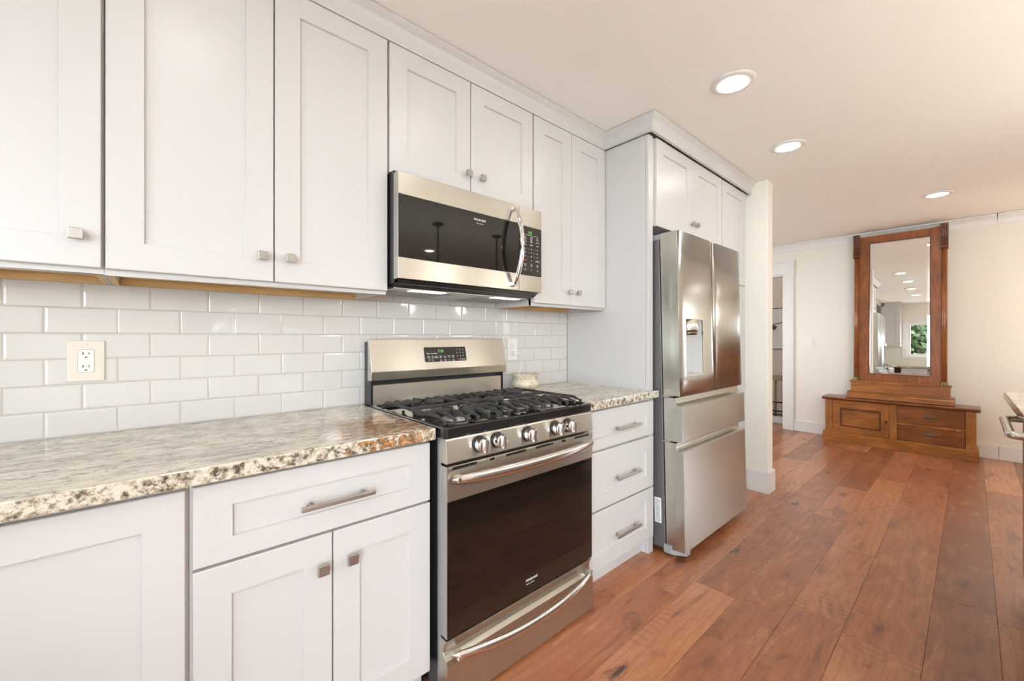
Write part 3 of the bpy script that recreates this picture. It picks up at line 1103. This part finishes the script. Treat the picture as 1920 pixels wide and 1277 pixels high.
m.box(1.553, 1.571, MF - .018, MF + .0005, 1.797, 1.811).box(1.553, 1.571, MF - .018, MF + .0005, 1.450, 1.464)
m.build('handle', 'chrome', dr, label='bowed chrome door handle')
text('lettering', 'FRIGIDAIRE', .0125, (1.374, MF + .0025, 1.716), dr, 'ink_white', label='white maker lettering on the microwave glass')
text('lettering', 'G A L L E R Y', .0068, (1.374, MF + .0025, 1.701), dr, 'ink_white')
m = MB().prism([(-.374, 1.4275), (-.312, 1.405), (-.010, 1.405), (-.010, 1.4145), (-.3455, 1.4145), (-.3455, 1.4285), (-.374, 1.4285)], 'x', MX0 + .008, MX1 - .012)
bs_ = m.build('underside', 'black_plastic', mw, bev=.002)
MB().box(MX0 + .02, MX1 - .03, -.305, -.02, 1.402, 1.4048).build('bottom_plate', 'alu_edge', bs_)
for x in (1.10, 1.53):
    MB().box(x, x + .16, -.295, -.250, 1.3995, 1.4018).build('hood_lamp', 'hood_lamp', bs_, label='lit cooktop lamp under the microwave')
    m = MB()
    for k in range(8):
        m.box(x - .06, x + .22, -.235 + .026 * k, -.225 + .026 * k, 1.3995, 1.4018)
    m.build('filter', 'alu_edge', bs_, label='aluminium grease filter')

# ------------------------------------------------------------------ refrigerator (leans back a little on its feet)
fr = thing('refrigerator', 'stainless french-door refrigerator with water dispenser and two freezer drawers', 'refrigerator', (2.9, -.775, 0), rot=(-.0223, 0, 0))
FX0, FX1, FY = 2.455, 3.352, -.775
MB().box(FX0 + .002, FX1 - .002, -.660, -.05, .035, 1.765).build('body', 'fridge_side', fr, bev=.004, label='dark grey refrigerator side')
for x in (FX0 + .06, FX1 - .06):
    for y in (-.62, -.12):
        MB().cyl((x, y, .022 if y < -.3 else .016), (x, y, .036), .02, 14).build('foot', 'black_plastic', fr)
DXC = 2.9035


def fy(x, a, b):
    u = (2 * x - a - b) / (b - a)
    return FY + .004 * u * u + .008 * abs(u) ** 10


def fdoor(a, b, z0, z1, hole=None):
    yb = -.668
    xs = [a + (b - a) * i / 24 for i in range(25)]
    zs = [z0, z1]
    if hole:
        hx0, hx1, hz0, hz1 = hole
        xs = sorted(set([x for x in xs if abs(x - hx0) > .006 and abs(x - hx1) > .006] + [hx0, hx1]))
        zs = [z0, hz0, hz1, z1]
    m = MB()
    nx, nz = len(xs), len(zs)
    vs = [(x, fy(x, a, b), z) for z in zs for x in xs]
    fs = []
    for j in range(nz - 1):
        for i in range(nx - 1):
            if hole and j == 1 and hx0 - 1e-6 <= xs[i] and xs[i + 1] <= hx1 + 1e-6:
                continue
            fs.append((j * nx + i, j * nx + i + 1, (j + 1) * nx + i + 1, (j + 1) * nx + i))
    m.add(vs, fs, True)
    for z in (z0, z1):
        m.add([(x, fy(x, a, b), z) for x in xs] + [(b, yb, z), (a, yb, z)], [tuple(range(nx + 2))])
    for x in (a, b):
        m.add([(x, fy(x, a, b), z0), (x, yb, z0), (x, yb, z1), (x, fy(x, a, b), z1)], [(0, 1, 2, 3)])
        if hole:
            pass
    m.add([(a, yb, z0), (b, yb, z0), (b, yb, z1), (a, yb, z1)], [(0, 1, 2, 3)])
    return m


HO = (2.516, 2.728, .998, 1.315)
ld = fdoor(FX0, DXC - .002, .890, 1.797, HO).build('door', 'stainless_door', fr, label='left stainless door with the dispenser')
fdoor(DXC + .002, FX1, .890, 1.797).build('door', 'stainless_door', fr)
m = MB()
x0, x1, z0, z1 = HO
yb = -.705
vs = [(x0, FY + .001, z0), (x1, FY + .001, z0), (x1, FY + .001, z1), (x0, FY + .001, z1),
      (x0 + .004, yb, z0 + .012), (x1 - .004, yb, z0 + .012), (x1 - .004, yb, z1), (x0 + .004, yb, z1)]
m.add(vs, [(0, 1, 5, 4), (1, 2, 6, 5), (2, 3, 7, 6), (3, 0, 4, 7), (4, 5, 6, 7)])
m.build('dispenser_recess', 'light_grey', ld, label='grey dispenser niche')
m = MB().frame(x0 - .002, x1 + .002, z0 - .002, z1 + .002, FY + .004, FY - .0015, .005, .005)
m.build('dispenser_trim', 'chrome', ld)
m = MB().lathe([(.052, 0), (.054, .004), (.054, .058), (.050, .062)], ((x0 + x1) / 2 - .01, -.742, 1.248), 24)
m.build('dispenser_spout', 'handle_steel', ld)
MB().lathe([(.046, 0), (.048, .022)], ((x0 + x1) / 2 - .01, -.742, 1.2255), 24).build('dispenser_nozzle', 'brass_old', ld)


def fdrawer(z0, zf, z1):
    prof = [(-.668, z0), (FY + .004, z0), (FY, z0 + .004), (FY, zf - .004), (FY + .004, zf), (FY + .018, zf + .001), (FY + .032, zf + .004), (FY + .039, zf + .012), (FY + .040, z1), (-.668, z1)]
    return MB().prism(prof, 'x', FX0, FX1)


fdrawer(.640, .836, .880).build('freezer_drawer', 'stainless_door', fr, bev=.0015, label='shallow stainless drawer with pocket grip')
fdrawer(.048, .592, .632).build('freezer_drawer', 'stainless_door', fr, bev=.0015, label='deep stainless bottom drawer with pocket grip')
m = MB().box(FX0 + .004, FX0 + .12, -.74, -.50, 1.7655, 1.797)
m.build('hinge_cover', 'grey_plastic', fr, bev=.004)
for z0, z1 in ((.880, .890), (.632, .640)):
    MB().box(FX0 - .001, FX0 + .05, -.70, -.6605, z0, z1).build('hinge', 'alu_edge', fr, bev=.002)
m = MB().prism([(FX0 - .008, -.655), (FX0 - .008, -.700), (FX0 + .03, -.768), (FX0 + .075, -.768), (FX0 + .075, -.752), (FX0 + .035, -.752), (FX0 + .010, -.70), (FX0 + .012, -.655)], 'z', .020, .045)
m.box(FX0 - .008, FX0 + .006, -.70, -.655, .045, .066)
m.build('foot_bracket', 'grey_plastic', fr, bev=.003, label='grey front foot bracket')
m = MB().box(FX0 + .0005, FX0 + .0018, -.64, -.60, .17, .31)
lb = m.build('rating_label', 'paper_label', fr, label='white rating sticker on the refrigerator side')
m = MB()
for k in range(14):
    m.box(FX0 - .0003, FX0 + .0004, -.632, -.606, .18 + .0088 * k, .183 + .0088 * k)
m.build('label_print', 'ink_grey', lb)
MB().box(3.235, 3.305, FY - .0012 + .0055, FY + .006, 1.712, 1.718).build('badge', 'nickel', fr)

# ------------------------------------------------------------------ outlets, warmer, switch
def receptacle(t, x, zc, y, w=.0336, h=.0675, mat='ivory_plastic'):
    f = MB().prism([(a + x, b + zc) for a, b in rrect(-w / 2, w / 2, -h / 2, h / 2, .002)], 'y', y - .0075, y - .001).build('receptacle', mat, t)
    MB().prism([(a + x, b + zc) for a, b in rrect(-w / 2 - .0009, w / 2 + .0009, -h / 2 - .0009, h / 2 + .0009, .0025)], 'y', y - .0063, y - .001).build('opening', 'ink_grey', t)  # grey rim puts the shaded gap round the receptacle into colour
    for dz in (.0195, -.0195):
        m = MB().box(x - .0075, x - .0053, y - .0080, y - .0074, zc + dz - .0005, zc + dz + .0075)
        m.box(x + .0053, x + .0073, y - .0080, y - .0074, zc + dz, zc + dz + .0065)
        m.prism([(x + .0032 * math.cos(a), zc + dz - .0095 + .0032 * math.sin(a)) for a in [R(18 * i) for i in range(11)]], 'y', y - .0080, y - .0074)
        m.build('socket', 'slot_black', f)


t = thing('wall_outlet', 'wide cream wall outlet plate with two sockets on the left backsplash', 'outlet', (.1632, 0, 1.139))
MB().prism([(.1632 + a, 1.139 + b) for a, b in rrect(-.0402, .0402, -.0615, .0615, .003)], 'y', -.006, .0).build('plate', 'ivory_plastic', t, bev=.0018)
receptacle(t, .1632, 1.139, 0, mat='white_plastic')
for z in (1.139 + .0485, 1.139 - .0485):
    MB().lathe([(.0034, -.0068), (.0030, -.0078), (0, -.0078)], (.1632, .0008, z), 14, 'y').build('screw', 'white_plastic', t)

t = thing('wall_outlet', 'narrow white outlet with a plug in it, right of the range backguard', 'outlet', (1.898, 0, 1.14))
MB().prism([(1.898 + a, 1.140 + b) for a, b in rrect(-.039, .039, -.0615, .0615, .003)], 'y', -.006, .0).build('plate', 'white_plastic', t, bev=.0018)
receptacle(t, 1.898, 1.140, 0, mat='white_plastic')

t = thing('wax_warmer', 'small cream ceramic wax warmer with white cord on the right counter beside the range', 'wax warmer', (1.918, -.092, .9146))
c = (1.918, -.092, .9150)
MB().lathe([(.052, 0), (.064, .006), (.078, .024), (.079, .036), (.072, .050), (.0665, .055), (.0665, .0575), (.0695, .060), (.0665, .0625), (.0655, .066), (.067, .076), (.076, .084), (.0765, .087), (.072, .0875), (.064, .080), (.058, .074), (0, .073)], c, 40).build('pot', 'cream_ceramic', t)
MB().lathe([(.0670, .0640), (.0668, .0655)], c, 40).build('band', 'brass_old', t)
m = MB().box(1.889, 1.912, -.030, -.0085, 1.113, 1.131)
m.tube([(1.9, -.028, 1.121), (1.918, -.030, 1.121), (1.930, -.031, 1.112), (1.940, -.033, 1.09), (1.941, -.036, 1.05), (1.934, -.036, 1.02), (1.920, -.033, .995), (1.900, -.022, .965), (1.885, -.017, .935), (1.876, -.020, .919), (1.868, -.035, .9185), (1.872, -.052, .922)], .0030, 8)
m.build('cord', 'white_plastic', t, label='white power cord and plug')

t = thing('light_switch', 'white wide light switch plate beside the hall doorway', 'light switch', (6.6, -.403, 1.147))
MB().box(6.594, 6.5995, -.466, -.340, 1.084, 1.210).build('plate', 'white_plastic', t, bev=.002)
MB().box(6.590, 6.594, -.447, -.413, 1.113, 1.181).build('rocker', 'white_plastic', t, bev=.002)

# ------------------------------------------------------------------ ceiling lights
def downlight(x, y, label):
    t = thing('recessed_light', label, 'ceiling light', (x, y, H), 'recessed ceiling lights')
    m = MB().lathe([(.066, -.006), (.070, -.010), (.088, -.008), (.0965, -.0030), (.0965, -.0005)], (x, y, H), 40)
    m.build('trim_ring', 'trim_paint', t)
    MB().lathe([(.0, -.0125), (.030, -.0118), (.052, -.0092), (.0655, -.0055)], (x, y, H), 32).build('lens', 'lamp_lens', t, label='glowing round lens')


NAMES = ['recessed ceiling light over the left counter, behind the camera side', 'recessed ceiling light in front of the range', 'large round lit ceiling light nearest the over-fridge crown corner, highest in the photo',
         'lit ceiling light between the other two, above the aisle by the wall stub', 'lit ceiling light farthest away, in front of the tall wooden mirror',
         'recessed ceiling light beyond the pendants at the far end', 'recessed ceiling light south of the island', 'recessed ceiling light in the south west corner',
         'recessed ceiling light near the garden window', 'recessed ceiling light before the west window',
         'added ceiling light brightening the hall behind the doorway', 'added ceiling light hidden behind the wall stub, brightening the east wall']
for (x, y), nm in zip(LIGHTS, NAMES):
    downlight(x, y, nm)

# pendants over the island (rods mirrored in the microwave door; lit globes added to brighten the ceiling)
for x, nm in ((1.81, 'black pendant lamp with added lit globe over the near island end'), (2.63, 'black pendant lamp over the island middle, left in the microwave reflection'), (3.45, 'black pendant lamp over the far island end, right in the microwave reflection')):
    t = thing('pendant_lamp', nm, 'pendant lamp', (x, -2.79, H), 'pendant lamps over the island')
    MB().lathe([(.066, 0), (.064, -.012), (.03, -.028), (.010, -.034), (.010, -.05)], (x, -2.79, H), 24).build('canopy', 'pendant_black', t)
    MB().cyl((x, -2.79, H - .04), (x, -2.79, 1.78), .009, 10).build('rod', 'pendant_black', t)
    MB().lathe([(.0, .012), (.03, .010), (.034, 0), (.03, -.02), (.0, -.022)], (x, -2.79, 1.775), 24).build('holder', 'pendant_black', t)
    MB().lathe([(.025, .100), (.055, .090), (.095, .050), (.112, .0), (.095, -.055), (.055, -.092), (.0, -.105)], (x, -2.79, 1.655), 28).build('globe', 'added_pendant_glow', t, label='glowing globe added to light the ceiling')

t = thing('floor_lamp', 'floor lamp with a warm lit shade, seen only as a glow on the refrigerator doors', 'floor lamp', (5.95, -2.66, 0))
MB().lathe([(.14, 0), (.14, .015), (.03, .03), (.0, .03)], (5.95, -2.66, 0), 28).build('base', 'pendant_black', t)
MB().cyl((5.95, -2.66, .02), (5.95, -2.66, 1.60), .011, 12).build('pole', 'pendant_black', t)
MB().lathe([(.19, 1.32), (.14, 1.66)], (5.95, -2.66, 0), 32).build('lamp_shade', 'shade_glow', t)

# ------------------------------------------------------------------ antique chest and hall mirror
CX0, CX1 = 6.295, 6.565
t = thing('low_chest', 'low antique brown wooden chest with one door and two drawers under the tall mirror', 'chest', (6.43, -1.23, 0))
MB().box(CX0 + .0078, CX0 + .0118, -1.82, -.645, .112, .482).build('gap_shade_sheet', 'oak_dark', t)  # dark sheet standing in for shade in the drawer gaps
m = MB().box(CX0 + .012, CX1, -1.823, -.641, .10, .483)
m.build('body', 'oak', t)
m = MB().prism([(CX0 - .018, 0), (CX1, 0), (CX1, .112), (CX0, .112), (CX0 - .004, .106), (CX0 - .016, .096)], 'y', -1.841, -.619)
m.build('plinth', 'oak', t, bev=.002)
for y0, y1 in ((-.709, -.641), (-1.260, -1.201), (-1.823, -1.753)):
    MB().box(CX0 - .004, CX0 + .0075, y0, y1, .1125, .4825).build('stile', 'oak_stile', t, bev=.001)
MB().box(CX0 - .004, CX0 + .0075, -1.7525, -1.2605, .280, .302).build('rail', 'oak_stile', t, bev=.001)
m = MB().prism([(CX0 - .006, .483), (CX0 - .012, .490), (CX0 - .026, .497), (CX0 - .031, .504), (CX0 - .031, .512), (CX0 - .026, .517), (CX1, .517), (CX1, .483)], 'y', -1.850, -.612)
m.build('top', 'oak_top', t)
XFM = Matrix(((0, 1, 0, 0), (-1, 0, 0, 0), (0, 0, 1, 0), (0, 0, 0, 1)))   # facing -y -> facing -x : (x,y)->(y,-x)
m = MB(XFM).shaker(.711, 1.199, .115, .481, CX0 - .002, th=.008, wx=.075, wz=.078, d=.006)
d = m.build('door', 'oak', t)
m = MB(XFM).frame(.779, 1.131, .188, .394, CX0 + .003, CX0 - .009, .013, .013)
m.build('panel_moulding', 'oak_dark', d, bev=.003)
MB().lathe([(.006, 0), (.006, -.010), (.011, -.014), (.011, -.020), (.004, -.024)], (CX0 - .002, -1.176, .290), 14, 'x').build('knob', 'iron_dark', d)
for z0, z1, pz in ((.304, .480, .391), (.1145, .278, .211)):
    d = MB().box(CX0 - .001, CX0 + .0075, -1.7485, -1.2650, z0 + .0025, z1 - .0025).build('drawer', 'oak_red', t, bev=.001)
    m = MB()
    pr = []
    for i in range(13):
        u = -1 + 2 * i / 12
        pr.append((u, max(.05, 1 - abs(u) ** 1.3)))
    vs, fs = [], []
    for u, k in pr:
        for a in range(9):
            an = R(-20 + 200 * a / 8)
            vs.append((CX0 - .001 - .027 * k * max(0, math.sin(an)), -1.508 + u * .059, pz - .006 + (.020 * k) * math.cos(an) * .0 + (.020 * k + .001) * (1 - a / 8 * 1.6)))
    for i in range(12):
        for a in range(8):
            fs.append((i * 9 + a, i * 9 + a + 1, (i + 1) * 9 + a + 1, (i + 1) * 9 + a))
    m.add(vs, fs, True)
    m.build('pull', 'bronze_pull', d, label='dark bronze cup pull')

YC = -1.255
t = thing('hall_mirror', 'tall antique mirror in a brown wooden frame with columns, leaning above the low chest', 'mirror', (6.42, YC, .517), rot=(0, .026, 0))
m = MB().prism([(6.335, .520), (6.545, .5235), (6.545, .594), (6.392, .594), (6.390, .580), (6.372, .572), (6.362, .556), (6.350, .546), (6.346, .534), (6.336, .530)], 'y', YC - .425, YC + .425)
m.build('base_moulding', 'oak', t)
m = MB().box(6.378, 6.545, YC - .392, YC + .392, .594, .698)
m.prism([(6.368, .698), (6.545, .698), (6.545, .716), (6.374, .716), (6.366, .710)], 'y', YC - .402, YC + .402)
m.build('plinth', 'oak', t, bev=.001)
ZB, ZM = .716, 2.385
GY0, GY1, GZ0, GZ1 = YC - .247, YC + .237, .800, 2.285
m = MB().box(6.425, 6.475, YC - .332, GY0, ZB, ZM - .018).box(6.425, 6.475, GY1, YC + .332, ZB, ZM - .018)
m.box(6.425, 6.475, GY0, GY1, ZB, GZ0).box(6.425, 6.475, GY0, GY1, GZ1, ZM - .018)
m.box(6.46, 6.52, YC - .37, YC + .37, ZB, ZM - .03)
m.build('frame', 'oak_upright', t)
m = MB(XFM).frame(-GY1 - .006, -GY0 + .006, GZ0 - .006, GZ1 + .006, 6.436, 6.4215, .008, .008)
m.build('inner_lip', 'oak_dark', t)
# bevelled glass
m = MB()
b_ = .022
o = [(GY0, GZ0), (GY1, GZ0), (GY1, GZ1), (GY0, GZ1)]
i_ = [(GY0 + b_, GZ0 + b_), (GY1 - b_, GZ0 + b_), (GY1 - b_, GZ1 - b_), (GY0 + b_, GZ1 - b_)]
m.add([(6.4345, *p) for p in o] + [(6.4325, *p) for p in i_], [(0, 1, 5, 4), (1, 2, 6, 5), (2, 3, 7, 6), (3, 0, 4, 7), (4, 5, 6, 7)])
m.build('mirror_glass', 'mirror_glass', t, label='bevelled mirror glass')
for s in (-1, 1):
    yc = YC + s * .350
    cn = MB().lathe([(.022, 0), (.021, 1.375)], (6.412, yc, .752), 20).build('column', 'oak_upright', t)
    MB().lathe([(.034, 0), (.033, .006), (.026, .020), (.022, .034), (.021, .040)], (6.412, yc, .7165), 20).build('column_base', 'brass_old', cn, label='brass column foot')
    m = MB()
    prof = [(6.46, 2.128), (6.398, 2.128), (6.384, 2.140), (6.382, 2.156), (6.392, 2.20), (6.402, 2.26), (6.398, 2.32), (6.384, 2.36), (6.380, 2.392), (6.46, 2.392)]
    for k in range(4):
        y0 = yc - .030 + .015 * k
        m.prism(prof, 'y', y0 + .0012, y0 + .0138)
    m.prism([(p[0] + .006 if p[0] < 6.45 else p[0], p[1]) for p in prof], 'y', yc - .029, yc + .029)
    m.build('corbel', 'oak_dark', cn, bev=.002, label='dark fluted corbel')

# ------------------------------------------------------------------ hall furniture behind the doorway
t = thing('hall_bench', 'narrow wooden and iron hall bench seen through the doorway', 'bench', (7.0, .2, 0))
MB().box(6.93, 7.03, -.30, .75, .600, .668).build('seat', 'bench_wood', t, bev=.004)
for y in (.065, .62):
    for x in (6.952, 7.012):
        MB().cyl((x, y, .600), (x, y, .0), .008, 10).build('leg', 'bench_wood', t)
for z in (.295, .172, .124):
    MB().box(6.935, 6.955, -.28, .73, z - .010, z + .008).build('rail', 'iron_dark', t)
MB().box(6.925, 6.943, -.29, .74, .003, .096).build('base_board', 'white_paint', t, bev=.002)
t = thing('wall_picture', 'white picture of a dark branch in a thin black frame, through the doorway', 'picture', (7.49, .3, 1.3))
XFP = XFM
MB().box(7.483, 7.495, -.15, 1.05, 1.035, 1.655).build('print', 'picture_mat', t)
MB(XFM).frame(-1.06, .16, 1.03, 1.66, 7.497, 7.475, .012, .010).build('frame', 'frame_black', t)
m = MB().tube([(7.482, .60, 1.50), (7.482, .40, 1.44), (7.482, .24, 1.415), (7.482, .13, 1.432), (7.482, .05, 1.470), (7.482, -.05, 1.54)], .006, 8)
m.lathe([(.001, -.04), (.03, -.02), (.042, .0), (.03, .02), (.001, .04)], (7.482, .225, 1.365), 14, 'y')
m.build('branch', 'branch_ink', t)

# ------------------------------------------------------------------ island at the right edge
mb = MB().prism([(1.2, -1.950), (3.797, -1.907), (3.84, -3.35), (1.2, -3.35)], 'z', .8755, .9144)
tag(mb.build('countertop', 'granite', bev=.004, seg=3), 'granite island worktop corner at the right picture edge', 'countertop', 'granite worktops')
t = thing('island_cabinet', 'white kitchen island cabinet carrying the granite top at the right edge', 'kitchen island', (2.4, -2.6, 0))
MB().box(1.25, 2.60, -3.25, -1.965, .10, .874).box(2.6, 3.40, -3.25, -2.60, .10, .874).box(1.3, 3.38, -3.2, -2.62, 0, .10).build('body', 'white_paint', t)
for x in (1.27, 1.93):
    MB().shaker(x, x + .64, .12, .86, -1.984, th=.018).build('door', 'white_paint', t)
t = thing('dishwasher', 'stainless island appliance with a bent steel bar handle at the right picture edge', 'dishwasher', (3.0, -2.2, 0))
MB().box(2.604, 3.398, -2.595, -1.975, .03, .872).box(2.65, 3.36, -2.55, -2.05, 0, .03).build('body', 'black_plastic', t)
MB().box(2.606, 3.402, -1.9745, -1.952, .09, .868).build('door', 'stainless_door', t, bev=.002)
pts = [(3.18, -1.953, .848)]
for k in range(7):
    a = R(90 * k / 6)
    pts.append((3.15 + .03 * math.cos(a), -1.917 + .03 * math.sin(a), .848))
pts += [(2.75, -1.887, .848)]
for k in range(7):
    a = R(90 + 90 * k / 6)
    pts.append((2.72 + .03 * math.cos(a), -1.917 + .03 * math.sin(a), .848))
pts += [(2.69, -1.953, .848)]
MB().tube(pts, .014, 14).build('handle', 'handle_steel', t, label='bent round steel bar handle')

# ------------------------------------------------------------------ kitchen corner behind the camera (seen in the mirror)
XW = Matrix(((0, -1, 0, 0), (1, 0, 0, 0), (0, 0, 1, 0), (0, 0, 0, 1)))   # local (x,y)->world(-y,x): local -y faces world +x
t = thing('wall_cabinet', 'white wall cabinet beside the west window, seen only in the tall mirror', 'kitchen cabinet', (-.98, -.45, 1.374), 'white wall cabinets above the counter')
MB(XW).box(-.66, -.312, .83, 1.149, 1.374, 2.35).build('body', 'white_paint', t)
d = MB(XW).shaker(-.657, -.315, 1.385, ZT, .810).build('door', 'white_paint', t)
knob(d, -.635, 1.45, .810, xf=XW)
t = thing('base_cabinet', 'white base cabinets under the west window, seen only in the tall mirror', 'kitchen cabinet', (-.8, -1.6, 0), 'white base cabinets')
MB(XW).box(-2.03, -.70, .49, 1.149, .10, .874).box(-2.03, -.70, .56, 1.149, 0, .1).build('body', 'white_paint', t)
for k in range(3):
    y0 = -2.02 + .44 * k
    dd = MB(XW).shaker(y0, y0 + .435, .12, .66, .470).build('door', 'white_paint', t)
    knob(dd, y0 + .42, .60, .470, xf=XW)
    dd = MB(XW).shaker(y0, y0 + .435, .67, .862, .470, wz=.05).build('drawer', 'white_paint', t)
    knob(dd, y0 + .2275, .766, .470, xf=XW)
struct(crown([(-.820, -.67), (-.820, -.37)]).build('trim_6', 'white_paint'))

# lettering becomes plain meshes
bpy.context.view_layer.update()
dg = bpy.context.evaluated_depsgraph_get()
for o in [q for q in bpy.data.objects if q.type == 'FONT']:
    me = bpy.data.meshes.new_from_object(o.evaluated_get(dg))
    nm = o.name.split('.')[0]
    q = bpy.data.objects.new(nm, me)
    COL.objects.link(q)
    q.parent, q.location, q.rotation_euler, q.scale = o.parent, o.location, o.rotation_euler, o.scale
    if 'label' in o:
        q['label'] = o['label']
    bpy.data.objects.remove(o, do_unlink=True)

# ------------------------------------------------------------------ garden outside the windows
struct(MB().box(-14, 22, -22, 12, -.35, -.25).build('ground_outside', 'patio'))


def hedge(name, label, cx, cy, sx, sy, h, n, seed):
    rnd = random.Random(seed)
    m = MB()
    vs, fs = [], []
    for _ in range(n):
        u, v_, w_ = rnd.uniform(-1, 1), rnd.uniform(-1, 1), rnd.random()
        p = Vector((cx + u * sx, cy + v_ * sy, -.25 + w_ * h + rnd.gauss(0, .1)))
        r = rnd.uniform(.04, .17)
        a = Vector((rnd.gauss(0, 1), rnd.gauss(0, 1), rnd.gauss(0, 1))).normalized()
        b = a.orthogonal().normalized()
        c2 = a.cross(b)
        i = len(vs)
        vs += [p - b * r, p + c2 * r * .5, p + b * r, p - c2 * r * .5]
        fs.append((i, i + 1, i + 2, i + 3))
    m.add(vs, fs)
    o = m.build(name, 'leaf_green')
    tag(o, label, 'hedge')
    return o


hedge('hedge', 'leafy green hedge outside the west window, seen only in the tall mirror', -4.4, -0.2, .8, 1.6, 3.2, 14000, 3)

hedge('hedge', 'leafy green hedge added outside the south window to weaken its reflection in the wall tiles', 1.6, -8.2, 3.5, .8, 3.0, 12000, 5)  # added to block sky and dim the window's reflection on the tiles

hedge('hedge', 'low leafy green hedge added outside the east glass door to cut its white glare', 10.6, -3.4, .7, 4.5, 1.6, 12000, 9)  # added to darken and green what the refrigerator reflects
